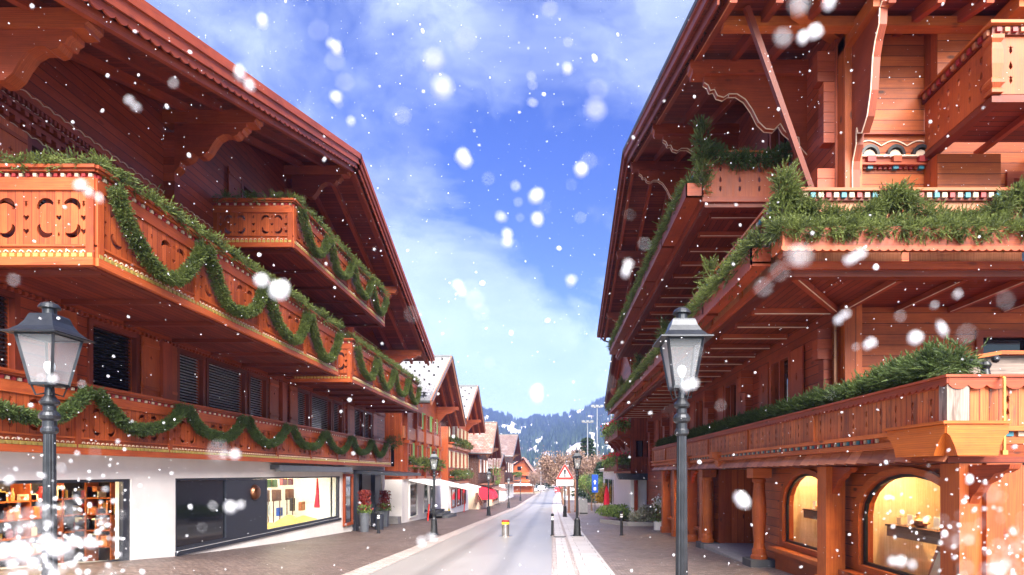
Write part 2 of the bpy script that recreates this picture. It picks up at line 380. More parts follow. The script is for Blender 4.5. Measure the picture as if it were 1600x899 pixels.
    def plate(s, outer, holes, o_, ux, uy, th, mi=0, vert=False, hmi=None, r=None):
        # flat board with real cut-outs; front at o_, pushed back by vector th; vert: grain runs along uy
        o_ = Vector(o_); ux = Vector(ux); uy = Vector(uy); th = Vector(th); r = random.random() if r is None else r
        loops = [outer]+holes; pts = []; ed = []
        for lp in loops:
            i = len(pts); pts += [Vector(p) for p in lp]; ed += [(i+j, i+(j+1) % len(lp)) for j in range(len(lp))]
        vs, es, fs, *_ = delaunay_2d_cdt(pts, ed, [], 0, 1e-6)
        def inside(x, y, lp):
            c = False; j = len(lp)-1
            for i in range(len(lp)):
                if (lp[i][1] > y) != (lp[j][1] > y) and x < (lp[j][0]-lp[i][0])*(y-lp[i][1])/(lp[j][1]-lp[i][1])+lp[i][0]: c = not c
                j = i
            return c
        for f_ in fs:
            x = sum(vs[j][0] for j in f_)/len(f_); y = sum(vs[j][1] for j in f_)/len(f_)
            if not inside(x, y, outer) or any(inside(x, y, h) for h in holes): continue
            A = [o_+ux*vs[j][0]+uy*vs[j][1] for j in f_]
            uv = [(vs[j][1], vs[j][0]) if vert else (vs[j][0], vs[j][1]) for j in f_]
            s.face(A, uv, r, mi); s.face([p+th for p in A][::-1], uv[::-1], r, mi)
        dl = th.length
        for q, lp in enumerate(loops):
            for j in range(len(lp)):
                a = o_+ux*lp[j][0]+uy*lp[j][1]; c = lp[(j+1) % len(lp)]; c = o_+ux*c[0]+uy*c[1]; l = (c-a).length
                s.face([a, c, c+th, a+th], [(0, 0), (l, 0), (l, dl), (0, dl)], r, (hmi if hmi is not None and q else mi))
    def mesh(s, name, mats, o_=Vector((0, 0, 0))):
        me = bpy.data.meshes.new(name)
        V = np.array(s.V, dtype=float)-np.array(o_)
        me.from_pydata([tuple(v) for v in V], [], s.F)
        me.uv_layers.new(name='UV'); me.uv_layers.new(name='R')
        me.uv_layers['UV'].data.foreach_set('uv', np.array(s.U, dtype=np.float32).ravel())
        R = np.array(s.R, dtype=np.float32); me.uv_layers['R'].data.foreach_set('uv', np.stack([R, R], 1).ravel())
        me.polygons.foreach_set('material_index', np.array(s.MI, dtype=np.int32)); me.polygons.foreach_set('use_smooth', np.array(s.SM, dtype=bool))
        for m_ in (mats if isinstance(mats, (list, tuple)) else [mats]): me.materials.append(M[m_])
        me.update(); return me
    def build_each(s, name, mats, parent):
        K = s.K+[(len(s.V), len(s.F), len(s.U))]
        for (v0, f0, u0), (v1, f1, u1) in zip(K[:-1], K[1:]):
            if f1 == f0: continue
            q = MB(); q.V = s.V[v0:v1]; q.F = [tuple(i-v0 for i in f) for f in s.F[f0:f1]]; q.U = s.U[u0:u1]; q.R = s.R[u0:u1]; q.MI = s.MI[f0:f1]; q.SM = s.SM[f0:f1]; q.build(name, mats, parent)
    def build(s, name, mats, parent=None, label=None):
        if s.K: return s.build_each(name, mats, parent)
        o_ = org(parent)
        me = s.mesh(name, mats, o_)
        ob = bpy.data.objects.new(name, me); C.objects.link(ob)
        if parent: ob.parent = parent; ORG[ob.name] = o_
        if label: ob['label'] = label
        return ob
    def solo(s, name, mats, label, cat, base, group=None, kind=None):     # a thing that is one mesh
        b_ = Vector(base); me = s.mesh(name, mats, b_); ob = bpy.data.objects.new(name, me); C.objects.link(ob); ob.location = b_
        tag(ob, label, cat, group, kind); ORG[ob.name] = b_; return ob
def tag(o, label=None, cat=None, group=None, kind=None):
    for a, b_ in (('label', label), ('category', cat), ('group', group), ('kind', kind)):
        if b_: o[a] = b_
    return o
def thing(name, label, cat, loc=(0, 0, 0), group=None):
    o = bpy.data.objects.new(name, None); C.objects.link(o); o.location = loc; o.empty_display_size = .2
    ORG[o.name] = Vector(loc); return tag(o, label, cat, group)
def struct(mb, name, mats):
    ob = mb.build(name, mats); ob['kind'] = 'structure'; return ob
def dup(root, loc, rz=0, label=None, group=None, sc=None):
    def cp(o, par):
        c = o.copy(); C.objects.link(c)
        if par: c.parent = par
        for ch in o.children: cp(ch, c)
        return c
    r = cp(root, None); r.location = loc; r.rotation_euler = (0, 0, rz)
    if sc: r.scale = (sc, sc, sc)
    if label: r['label'] = label
    if group: r['group'] = group
    return r
def np_mesh(name, V, F, rr, mats, smooth=False, mi=None, o_=(0, 0, 0)):
    me = bpy.data.meshes.new(name); V = np.asarray(V, dtype=np.float32)-np.array(o_, dtype=np.float32); F = np.asarray(F, dtype=np.int32)
    nf, kk = F.shape
    me.vertices.add(len(V)); me.vertices.foreach_set('co', V.ravel())
    me.loops.add(nf*kk); me.loops.foreach_set('vertex_index', F.ravel())
    me.polygons.add(nf); me.polygons.foreach_set('loop_start', np.arange(0, nf*kk, kk, dtype=np.int32))
    if smooth: me.polygons.foreach_set('use_smooth', np.ones(nf, dtype=bool))
    if mi is not None: me.polygons.foreach_set('material_index', mi.astype(np.int32))
    me.update(calc_edges=True)
    me.uv_layers.new(name='UV'); l = me.uv_layers.new(name='R'); q = np.repeat(rr.astype(np.float32), kk)
    me.uv_layers['R'].data.foreach_set('uv', np.stack([q, q], 1).ravel())
    for m_ in mats: me.materials.append(M[m_])
    return me
def nrm(a): return a/np.maximum(np.linalg.norm(a, axis=1, keepdims=True), 1e-9)
def sprigs(P, D, L, K=11, nl=.42, w=.05, ang=48):
    if K > 6: K = int(K*1.6); nl = .26; w = w*1.1; ang = 38
    # fir sprigs: a short twig with needles leaving it on all sides
    n = len(P); D = nrm(D); U = nrm(np.cross(D, rng.normal(size=(n, 3)))); Wv = np.cross(D, U); L = L[:, None]
    vs = []; ca, sa = math.cos(math.radians(ang)), math.sin(math.radians(ang))
    for j in range(K):
        t = .05+.9*j/K; phi = (j % 2)*PI+rng.normal(0, .55, n)+((j % 3)-1)*.6
        root = P+D*L*t; c, s_ = np.cos(phi)[:, None], np.sin(phi)[:, None]; rad = U*c+Wv*s_; per = -U*s_+Wv*c
        ln = nl*(1-.45*t); tip = root+(D*ca+rad*sa)*L*ln; ww = L*w
        vs += [root-per*ww*.6+D*ww*.6, root+per*ww*.6-D*ww*.6, tip]
    vs += [P+D*L*.7-U*L*w, P+D*L*.7+U*L*w, P+D*L*1.12]; K += 1
    V = np.stack(vs, 1).reshape(-1, 3); F = np.arange(len(V)).reshape(-1, 3)
    tt_ = np.tile(np.arange(K)/K, n); rr = np.clip(np.repeat(rng.random(n), K)*.6+tt_*.45, 0, 1)
    return V, F, rr
def path_sample(pts, n):
    pts = np.array(pts, float); seg = np.linalg.norm(np.diff(pts, axis=0), axis=1); cum = np.concatenate([[0], np.cumsum(seg)])
    t = rng.random(n)*cum[-1]; i = np.clip(np.searchsorted(cum, t)-1, 0, len(seg)-1); f_ = ((t-cum[i])/seg[i])[:, None]
    return pts[i]*(1-f_)+pts[i+1]*f_, nrm(pts[i+1]-pts[i]), cum[-1]
def bough_arrays(pts, rad, dens, L, up=.3, sq=(1, 1), along=.5, K=11, w=.05):
    _, _, tot = path_sample(pts, 1); n = int(dens*tot)
    cl_ = 9 if L >= .12 else 1; mcl = max(1, n//cl_)
    P, T, _ = path_sample(pts, mcl); P = np.repeat(P, cl_, 0); T = np.repeat(T, cl_, 0); n = len(P)
    R_ = np.repeat(nrm(rng.normal(size=(mcl, 3))), cl_, 0)+rng.normal(0, .28, (n, 3)); R_ -= T*np.sum(R_*T, 1)[:, None]; R_ = nrm(R_)
    rr = rad*np.repeat(rng.uniform(.25, 1.15, mcl), cl_)[:, None]*rng.uniform(.6, 1.1, (n, 1)) if cl_ > 1 else rad*np.sqrt(rng.random(n))[:, None]
    off = R_*rr; off[:, 2] *= sq[1]; off[:, :2] *= sq[0]
    D = nrm(R_+T*(np.repeat(rng.normal(0, along, mcl), cl_)[:, None]*1.3)+np.array([0, 0, up])+rng.normal(0, .22, (n, 3))); shade = np.repeat(rng.random(mcl), cl_)
    P = P+rng.normal(0, L*.28, (n, 3))*(cl_ > 1)
    ll = L*rng.uniform(.6, 1.35, n)
    V_, F_, r_ = sprigs(P+off*.75, D, ll, K=K, w=w); r_ = np.clip(r_*.6+np.repeat(shade, len(r_)//n)*.45, 0, 1); return V_, F_, r_
def join_arr(parts):
    Vs, Fs, Rs = [], [], []; o_ = 0
    for V, F, R in parts: Vs.append(V); Fs.append(F+o_); Rs.append(R); o_ += len(V)
    return np.concatenate(Vs), np.concatenate(Fs), np.concatenate(Rs)
def arr_thing(name, parts, mats, label, cat, base, group=None, kind=None, parent=None):
    V, F, R = join_arr(parts) if isinstance(parts, list) else parts
    if parent is None:
        me = np_mesh(name, V, F, R, mats, o_=base); o = bpy.data.objects.new(name, me); C.objects.link(o); o.location = base
        return tag(o, label, cat, group, kind)
    me = np_mesh(name, V, F, R, mats, o_=org(parent)); o = bpy.data.objects.new(name, me); C.objects.link(o); o.parent = parent; return o
def leaves(P, size, up=.0):
    n = len(P); A = nrm(rng.normal(size=(n, 3))+np.array([0, 0, up])); B = nrm(np.cross(A, rng.normal(size=(n, 3)))); s_ = (size*rng.uniform(.6, 1.4, n))[:, None]
    V = np.stack([P-A*s_, P+B*s_*.5, P+A*s_, P-B*s_*.5], 1).reshape(-1, 3)
    return V, np.arange(4*n).reshape(-1, 4), rng.random(n)
# ---------------------------------------------------------------- ground
def gbase(y):
    y = max(y, -5.)
    if y < 70: return -1.75-.0333*y
    return -4.08-.55*(1-math.exp(-(y-70)/45.))-.004*(y-70)
def g(x, y):
    z = gbase(y)
    if x < -4.3:
        r = np.interp(y, [0, 9.5, 14, 20, 26], [.75, .46, .2, .05, 0]); t = min(1, (-4.3-x)/4.8); t = t*t*(3-2*t); z += r*t
    return z
ROADX = lambda y: 0 if y < 60 else .00016*(y-60)**2
def strip(mb, x0, x1, dz, y0=-4, y1=330, mi=0, nx=1, bend=True):
    ys = list(np.arange(y0, 80, 1.5))+list(np.arange(80, y1+1, 8))
    for a in range(len(ys)-1):
        for j in range(nx):
            xa = x0+(x1-x0)*j/nx; xb = x0+(x1-x0)*(j+1)/nx; ya, yb = ys[a], ys[a+1]
            P = [(xa, ya), (xb, ya), (xb, yb), (xa, yb)]
            mb.face([(x+(ROADX(y) if bend else 0), y, g(x, y)+dz) for x, y in P], P, .5, mi, True)
mb = MB(); strip(mb, -60, -9.6, -.03, bend=False, nx=3); strip(mb, -9.6, 5.6, -.03, nx=8, bend=False); strip(mb, 5.6, 60, -.03, nx=3, bend=False)
mb.face([(-6000, 320, gbase(330)-.2), (6000, 320, gbase(330)-.2), (6000, 9000, -8), (-6000, 9000, -8)], None, .5, 0); struct(mb, 'ground', 'field')
mb = MB(); strip(mb, -3.9, 0, .0, nx=3); struct(mb, 'road', 'asphalt')
mb = MB(); strip(mb, -4.45, -3.9, .006); struct(mb, 'kerb_strip', 'kerb_setts')
mb = MB(); strip(mb, -9.4, -4.45, .002, nx=8, y1=140); struct(mb, 'left_pavement', 'setts_left')
mb = MB(); strip(mb, 0, .14, .012); strip(mb, .50, .62, .012); struct(mb, 'right_kerb', 'kerb_setts')
mb = MB(); strip(mb, .14, .50, .004); strip(mb, .62, 1.35, .004); struct(mb, 'gutter_slabs', 'slabs')
mb = MB(); strip(mb, 1.35, 8, .002, nx=4, y1=100); struct(mb, 'right_pavement', 'setts_right')
# ---------------------------------------------------------------- carved wood pieces
def crescent(cx, cy, r, a0, span=200, th=.30, sx=1, n=9):
    a = [math.radians(a0-span/2+span*i/(n-1)) for i in range(n)]
    out = [(cx+r*math.cos(t)*sx, cy+r*math.sin(t)) for t in a]; m = math.radians(a0)
    inn = [(cx-(r*th)*math.cos(m)*sx+r*.93*math.cos(t)*sx*(1-.0), cy-(r*th)*math.sin(m)+r*.93*math.sin(t)) for t in a[1:-1]]
    return out+inn[::-1]
def heart(cx, cy, s_): return [(cx+x*s_, cy+y*s_) for x, y in ((0, -.5), (.42, .02), (.46, .3), (.25, .45), (0, .25), (-.25, .45), (-.46, .3), (-.42, .02))]
def tulip(cx, cy, s_): return [(cx+x*s_, cy+y*s_) for x, y in ((0, -.5), (.22, -.1), (.14, .3), (.4, .5), (.12, .42), (0, .62), (-.12, .42), (-.4, .5), (-.14, .3), (-.22, -.1))]
def tear(cx, cy, s_): return [(cx+x*s_, cy+y*s_) for x, y in ((0, -.5), (.22, -.2), (.14, .15), (0, .5), (-.14, .15), (-.22, -.2))]
def butterfly(cx, cy, k):
    return [crescent(cx+sx*.17*k, cy+sy*.145*k, .115*k, a, 165, .55, 1) for sx, sy, a in ((-1, 1, 110), (1, 1, 70), (-1, -1, 235), (1, -1, 305))]+[tulip(cx, cy+.20*k, .07*k), heart(cx, cy, .08*k), tear(cx, cy-.21*k, .07*k)]
def column_cut(cx, cy, k): return [tulip(cx, cy+.19*k, .09*k), heart(cx, cy, .09*k), heart(cx, cy-.19*k, .09*k)]
def scroll_console(mb, x_tip, x_wall, z_top, drop, y, th=.16, ax='x', mi=0, emi=1):
    # S-curved carved bracket board hanging under a purlin, deepest at the wall
    L = abs(x_wall-x_tip); sg = 1 if x_wall > x_tip else -1
    pf = [(0, 0), (.0, -.07), (.04, -.10), (.06, -.16), (.10, -.15), (.13, -.22), (.19, -.24), (.24, -.20), (.32, -.20), (.40, -.26), (.47, -.38), (.53, -.52), (.60, -.60), (.68, -.61), (.74, -.54), (.78, -.62), (.84, -.68), (.92, -.70), (.93, -.80), (.97, -.86), (1, -.90), (1, 0)]
    lp = [(a*L*sg, b*drop) for a, b in pf]
    if emi == 2:      # thin pale line painted along both edges of the carving
        for (a, b_), (c, d_) in zip(lp[1:-2], lp[2:-1]):
            for yy in (-th/2-.004, th/2+.004): mb.beam((x_tip+a, y+yy, z_top+b_-.004), (x_tip+c, y+yy, z_top+d_-.004), .012, .022, 1, up=(0, 1, 0))
        emi = 0
    if ax == 'x': mb.prism(lp, (x_tip, y-th/2, z_top), (1, 0, 0), (0, 0, 1), (0, th, 0), mi, emi)
    else: mb.prism(lp, (y-th/2, x_tip, z_top), (0, 1, 0), (0, 0, 1), (th, 0, 0), mi, emi)
def scallop(mb, p, q, h, per, dep, mi=0, n=6, top=(0, 0, 1), r=None):
    # board between p and q with a scalloped lower edge
    p = Vector(p); q = Vector(q); d = q-p; L = d.length; u = d.normalized(); k = max(1, int(L/per)); per = L/k
    lo = []
    for j in range(k):
        for i in range(n): t = i/n; lo.append((per*(j+t), -h-.22*per*math.sin(PI*t)**.7))
    lo.append((L, -h))
    lp = [(0, 0)]+lo+[(L, 0)]
    mb.prism(lp, p, u, V3(*top), dep, mi, r=r)
def dentils(mb, p, q, nrmv, h, per, proj, mis, fr=.5):
    p = Vector(p); q = Vector(q); d = q-p; L = d.length; u = d.normalized(); nv = Vector(nrmv); k = max(1, int(L/per)); per = L/k
    for j in range(k):
        a = p+u*(j+.25)*per; w = u*per*fr; mi = mis[j % len(mis)]; b_ = nv*proj; hz = V3(0, 0, h)
        P = [a, a+w, a+w+b_, a+b_]; mb.hexa(P+[x+hz for x in P], mi, .5)
def garland_swag(p, q, sag, n=14):
    p = np.array(p); q = np.array(q); t = np.linspace(0, 1, n)[:, None]
    return list(p*(1-t)+q*t-np.array([0, 0, 1])*sag*(1-np.abs(2*t-1)**2.5)*(1+.05*np.sin(9*t+p[1])))
def swag_arrays(p, q, sag, rad, dens, L): return bough_arrays(garland_swag(p, q, sag), rad*.92, dens*1.9, L*.8, up=0, along=.5, K=6, w=.11)
# ---------------------------------------------------------------- LEFT CHALET
LW = -9.1; LB = -6.97
chl = thing('chalet', 'large red timber chalet with carved balconies hung with round garlands over a white ground floor', 'chalet', (-9.1, 19.7, -2.4))
def lroof(y): return 10.8-(19.7-y)*.322 if y < 19.7 else 10.8-(y-19.7)*.36
def rect(a, b, c, d): return [(a, c), (b, c), (b, d), (a, d)]
# ground floor
mb = MB()
mb.plate([(6.5, -3.2), (26.3, -3.2), (26.3, .37), (6.5, .37)], [rect(7.2, 12.47, -1.9, -.12), rect(13.93, 24.8, -1.9, -.12)], (LW, 0, 0), (0, 1, 0), (0, 0, 1), (-.35, 0, 0))
mb.box(LW-.35, LW, 26.3, 31.4, .02, .37); mb.box(LW-.35, LW, 31.0, 31.4, -3.2, .02); mb.box(LW-9, LW-.35, 31.1, 31.4, -3.2, .37); mb.box(LW-9, LW-.4, 6.5, 6.8, -3.2, .37)
mb.build('wall', 'plaster', chl)
mb = MB(); mb.box(LW-3, LW-2.85, 7, 31, -3, .3); mb.box(LW-2.8, LW-.4, 26.25, 26.4, -3, .1); mb.build('back_wall', 'anthracite', chl)
# shop window 1
def shopwin(y0, y1, z0, z1, x, nm='window'):
    f = MB(); w = .09
    for a, b_, c, d in ((y0, y1, z0, z0+w), (y0, y1, z1-w*.6, z1), (y0, y0+w, z0+w, z1-w*.6), (y1-w*2.2, y1, z0+w, z1-w*.6)): f.box(x-.12, x-.03, a, b_, c, d)
    f.box(x-.12, x+.05, y0-.02, y1+.02, z0-.10, z0-.001)
    return f
f = shopwin(7.2, 12.47, -1.9, -.12, LW); w1 = f.build('window', 'anthracite', chl, 'wide dark framed shop window nearest the left edge')
p_ = MB(); p_.box(LW-.085, LW-.075, 7.29, 12.27, -1.81, -.18); p_.build('pane', 'glass_shop', w1)
f = shopwin(13.93, 24.8, -1.9, -.12, LW); f.box(LW-.12, LW-.02, 16.15, 16.3, -1.81, -.18); f.box(LW-.12, LW-.03, 18.4, 18.5, -1.81, -.18)
w2 = f.build('window', 'anthracite', chl, 'long shop window with a dark panel and a bright yellow display')
p_ = MB(); p_.box(LW-.085, LW-.075, 18.5, 24.6, -1.81, -.18); p_.build('pane', 'glass_shop', w2)
p_ = MB(); p_.box(LW-.08, LW-.07, 14.02, 16.15, -1.81, -.18); p_.build('dark_pane', 'pane_dark', w2)
p_ = MB(); p_.box(LW-.06, LW-.035, 16.3, 18.4, -1.81, -.18); p_.build('panel', 'anthracite', w2)
p_ = MB(); p_.lathe([(.0, -.02), (.24, -.02), (.235, .02), (.2, .08), (.12, .12), (0, .13)], (LW-.02, 17.7, -.58), 24, ax='x'); p_.build('copper_dome', 'copper', chl)
# shop interiors
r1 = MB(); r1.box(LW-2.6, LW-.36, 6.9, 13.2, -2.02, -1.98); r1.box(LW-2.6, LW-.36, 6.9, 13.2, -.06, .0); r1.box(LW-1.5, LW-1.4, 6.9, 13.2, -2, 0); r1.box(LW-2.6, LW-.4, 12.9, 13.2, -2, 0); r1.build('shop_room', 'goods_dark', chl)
sh = MB()
for j in range(7):
    y = 7.4+j*.75; sh.box(LW-1.38, LW-1.0, y, y+.03, -1.98, -.2)
for z in (-1.6, -1.25, -.9, -.55): sh.box(LW-1.38, LW-1.0, 7.3, 12.2, z, z+.03)
for z in (-1.6, -1.25, -.9, -.55): sh.box(LW-1.4, LW-.42, 12.45, 12.8, z, z+.03)
for x in (-1.0, -.45): sh.box(LW+x, LW+x+.03, 12.45, 12.8, -1.98, -.2)
sh.build('shelf', 'wood_orange', chl)
tl_ = MB(); tl_.box(LW-.7, LW-.64, 7.4, 11.9, -.1, -.07); tl_.build('ceiling_tube', 'tube_amber', chl)
for q in range(5):
    gd = MB()
    for j in range(34):
        y = 7.4+random.random()*4.6; far = j > 24; z = random.choice((-1.57, -1.22, -.87, -.52)); w_ = random.uniform(.06, .2); h_ = random.uniform(.1, .28)
        if far: xx = LW-1.3+random.random()*.8; gd.box(xx, xx+w_, 12.48, 12.7, z, z+h_)
        elif q % 2: gd.lathe([(w_*.4, 0), (w_*.5, h_*.5), (w_*.2, h_*.8), (w_*.25, h_)], (LW-1.12, y, z), 8)
        else: gd.box(LW-1.22, LW-1.02, y, y+w_, z, z+h_)
    gd.solo('shop_goods', ['goods_orange', 'dentil_red', 'brass', 'goods_orange', 'ivory'][q], ['orange wrapped goods on the shelves inside the leftmost shop window', 'dark red bottles on the shelves inside the leftmost shop window', 'brass coloured boxes on the shelves inside the leftmost shop window', 'orange jars on the shelves inside the leftmost shop window', 'ivory boxes on the shelves inside the leftmost shop window'][q], 'goods', (LW-1.65, 9.8, -1.9), 'goods on the shop shelves')
r2 = MB(); r2.box(LW-2.6, LW-.36, 18.3, 25, -2.02, -1.98); r2.box(LW-2.6, LW-.36, 18.3, 25, -.06, 0); r2.box(LW-2.7, LW-2.6, 18.3, 25, -2, 0); r2.box(LW-2.6, LW-.4, 18.2, 18.3, -2, 0); r2.box(LW-2.6, LW-.4, 24.7, 24.8, -2, 0)
r2.build('display_room', 'white_paint', chl)
tl_ = MB(); tl_.box(LW-1.2, LW-1.1, 18.8, 24.2, -.1, -.07); tl_.build('ceiling_tube', 'tube_white', chl)
q = MB()
for y, h_ in ((19.2, .34), (20.9, .2), (22.4, .38), (23.7, .25)): q.lathe([(.55, 0), (.5, .1), (.2, h_*.8), (.05, h_)], (LW-1.1, y, -1.98), 14)
q.solo('yellow_drape', 'straw', 'yellow draped mounds on the floor of the bright shop window', 'display', (LW-1.1, 21.5, -1.98))
q = MB()
for y in (19.6, 20.7, 21.6, 22.7): q.box(LW-1.4, LW-1.36, y, y+.7, -1.05, -.98); q.tube([(LW-1.38, y+.1, -1.98), (LW-1.38, y+.1, -1.)], .02); q.tube([(LW-1.38, y+.6, -1.98), (LW-1.38, y+.6, -1.)], .02); q.box(LW-1.45, LW-1.3, y+.1, y+.55, -.98, -.62)
q.solo('display_stand', 'wood_brown_trim', 'row of small wooden stands in the bright shop window', 'display stand', (LW-1.4, 21.2, -1.98))
for q_, (y, z, w_, h_, c_, lb) in enumerate(((18.9, -.55, .5, .3, 'sign_blue', 'small blue box high in the bright shop window'), (20.2, -.5, .8, .28, 'green_shutter', 'green picture panel hanging in the bright shop window'), (21.6, -.45, .9, .25, 'dentil_red', 'dark red picture panel hanging in the bright shop window'), (19.9, -1.5, .35, .4, 'white_paint', 'white carton on the floor of the bright shop window'), (22.2, -1.45, .25, .5, 'goods_dark', 'dark figure stand on the floor of the bright shop window'), (23.2, -1.5, .4, .35, 'goods_orange', 'orange parcel on the floor of the bright shop window'), (20.9, -1.55, .3, .3, 'sign_blue', 'blue parcel on the floor of the bright shop window'))):
    q = MB(); q.box(LW-.9-.1*(q_ % 3), LW-.8-.1*(q_ % 3), y, y+w_, z, z+h_); q.box(LW-.91-.1*(q_ % 3), LW-.79-.1*(q_ % 3), y+w_*.42, y+w_*.5, z-.005, z+h_+.005, 1); q.solo('shop_goods', [c_, 'gold'], lb, 'goods', (LW-.9, y, z))
for y, c_, lb in ((19.0, 'red_cloth', 'short red scarf hanging at the near end of the bright shop window'), (23.6, 'red_cloth', 'long red scarf hanging at the far end of the bright shop window')):
    q = MB(); zz = -.2
    L_ = .55 if y < 20 else 1.2
    q.tube([(LW-.5, y, zz), (LW-.5, y+.02, zz-L_*.5), (LW-.52, y, zz-L_)], [.03, .07, .12]); q.solo('scarf', c_, lb, 'scarf', (LW-.5, y, -.2-L_), 'red scarves in the shop window')
# first floor and gable wall
ws = [(9.35, 11.15, .5), (12.05, 12.9, .5)]
wins = [(8.9, 9.75), (11.35, 12.6), (14.0, 15.0), (15.2, 17.05), (17.3, 18.3), (20.55, 21.5), (21.75, 23.7), (23.95, 24.9), (26.5, 27.7), (27.95, 29.0)]
up = [(10.05, 10.75), (16.5, 17.4), (21.4, 22.8)]
outer = [(7.9, .371), (31.4, .371), (31.4, lroof(31.4)-.15), (19.7, 10.64), (7.9, lroof(7.9)-.15)]
holes = [rect(a, b_, 1.72, 2.98) for a, b_ in wins]+[rect(10.0, 10.9, 4.6, 5.75), rect(16.9, 18.3, 7.1, 8.5), rect(20.9, 22.3, 7.1, 8.5), rect(13.2, 15.2, 3.4, 5.5), rect(21.5, 23.8, 3.4, 5.5)]
mb = MB(); mb.plate(outer, holes, (LW, 0, 0), (0, 1, 0), (0, 0, 1), (-.2, 0, 0), r=.45)
mb.face([(LW-12, 31.4, .37), (LW-.2, 31.4, .37), (LW-.2, 31.4, lroof(31.4)-.42), (LW-12, 31.4, lroof(31.4)-.42)][::-1], None, .4)
mb.face([(LW-12, 7.9, .37), (LW-.2, 7.9, .37), (LW-.2, 7.9, lroof(7.9)-.42), (LW-12, 7.9, lroof(7.9)-.42)], None, .4)
mb.build('timber_wall', 'wood_red_plank', chl)
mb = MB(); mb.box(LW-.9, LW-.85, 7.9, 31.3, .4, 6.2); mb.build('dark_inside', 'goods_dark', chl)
for a, b_ in wins+[(10.0, 10.9, 4.6, 5.75)]*0:
    f = MB()
    for s0, s1, c, d in ((a-.07, a+.03, 1.65, 3.05), (b_-.03, b_+.07, 1.65, 3.05), (a+.03, b_-.03, 1.65, 1.75), (a+.03, b_-.03, 2.95, 3.05)): f.box(LW-.06, LW+.045, s0, s1, c, d)
    wf = f.build('window', 'wood_beam_dark', chl)
    p_ = MB(); p_.box(LW-.17, LW-.16, a, b_, 1.72, 2.98); p_.build('pane', 'pane_dark', wf)
    bl = MB(); ns = 17; stop = 1.72+(.05 if a > 13.5 else .4)
    for j in range(ns):
        z = 2.95-j*.073
        if z < stop-.3: break
        P = [(LW-.13, a+.02, z), (LW-.13, b_-.02, z), (LW-.09, b_-.02, z-.036), (LW-.09, a+.02, z-.036)]
        Q = [V3(*x)+V3(.002, 0, .004) for x in P]; bl.hexa([V3(*x) for x in P]+Q, 0, .5)
    bl.build('blind', 'blind_slat' if a > 13.5 else 'shutter_dark', wf)
# upper windows
for a, b_, c, d in ((10.0, 10.9, 4.6, 5.75), (16.9, 18.3, 7.1, 8.5), (20.9, 22.3, 7.1, 8.5), (13.2, 15.2, 3.4, 5.5), (21.5, 23.8, 3.4, 5.5)):
    f = MB()
    for s0, s1, e0, e1 in ((a-.08, a+.03, c-.08, d+.08), (b_-.03, b_+.08, c-.08, d+.08), (a+.03, b_-.03, c-.08, c+.03), (a+.03, b_-.03, d-.03, d+.08), ((a+b_)/2-.03, (a+b_)/2+.03, c+.03, d-.03)): f.box(LW-.06, LW+.05, s0, s1, e0, e1)
    wf = f.build('window', 'wood_beam_dark', chl); p_ = MB(); p_.box(LW-.17, LW-.16, a, b_, c, d); p_.build('pane', 'pane_dark', wf)
    bl = MB()
    for j in range(int((d-c)/.07)): z = d-.03-j*.07; bl.box(LW-.13, LW-.09, a+.03, b_-.03, z-.03, z-.022)
    bl.build('blind', 'blind_slat', wf)
# shutters
def star(cx, cy, r): return [(cx+(r if j % 2 == 0 else r*.35)*math.cos(j*PI/4), cy+(r if j % 2 == 0 else r*.35)*math.sin(j*PI/4)) for j in range(8)]
smesh = None
SH = [(8.2, 1.66, 3.04, .62), (10.35, 1.66, 3.04, .6), (12.7, 1.66, 3.04, .56), (13.32, 1.66, 3.04, .56), (18.45, 1.66, 3.04, .6), (19.9, 1.66, 3.04, .55), (25.0, 1.66, 3.04, .62), (25.7, 1.66, 3.04, .62), (29.15, 1.66, 3.04, .62), (9.3, 4.5, 5.85, .62), (10.98, 4.5, 5.85, .6), (16.1, 7.05, 8.6, .62), (18.4, 7.05, 8.6, .62), (22.4, 7.05, 8.6, .62)]
for y, c, d, w_ in SH:
    s_ = MB(); s_.plate(rect(0, w_, 0, d-c), [star(w_/2, (d-c)*.68, .06)], (LW+.075, y, c), (0, 1, 0), (0, 0, 1), (-.035, 0, 0), vert=True)
    for z in (.22, (d-c)-.2): s_.box(LW+.076, LW+.1, y+.02, y+w_-.02, c+z, c+z+.07)
    s_.build('shutter', 'wood_panel', chl)
# friezes and mouldings on the wall
mb = MB()
for z, hh, pr in ((3.13, .09, .07), (.40, .07, .06), (6.02, .08, .08), (6.42, .07, .07), (6.2, .05, .12)):
    ya, yb = 8.0, 31.3
    mb.box(LW+.002, LW+pr, ya, yb, z, z+hh)
dentils(mb, (LW, 8, 3.05), (LW, 31.3, 3.05), (1, 0, 0), .06, .13, .09, (0,)); dentils(mb, (LW, 8, 6.11), (LW, 31.3, 6.11), (1, 0, 0), .08, .16, .13, (0,)); dentils(mb, (LW, 8, 5.92), (LW, 31.3, 5.92), (1, 0, 0), .09, .2, .10, (0,)); dentils(mb, (LW, 9, 6.33), (LW, 30, 6.33), (1, 0, 0), .08, .09, .07, (0,))
mb.build('wall_frieze', 'wood_red', chl)
mb = MB()      # pale carved wave line along the frieze
for z in (6.3, 5.86, 6.56):
    pts = []; n = 100
    for j in range(n*4+1):
        y = 8+23*j/(n*4); pts.append((LW+.012, y, z+.045*abs(math.sin(PI*j/4))))
    for a, b_ in zip(pts[:-1], pts[1:]): mb.beam(a, b_, .02, .012)
mb.build('carved_line', 'edge_cream', chl)
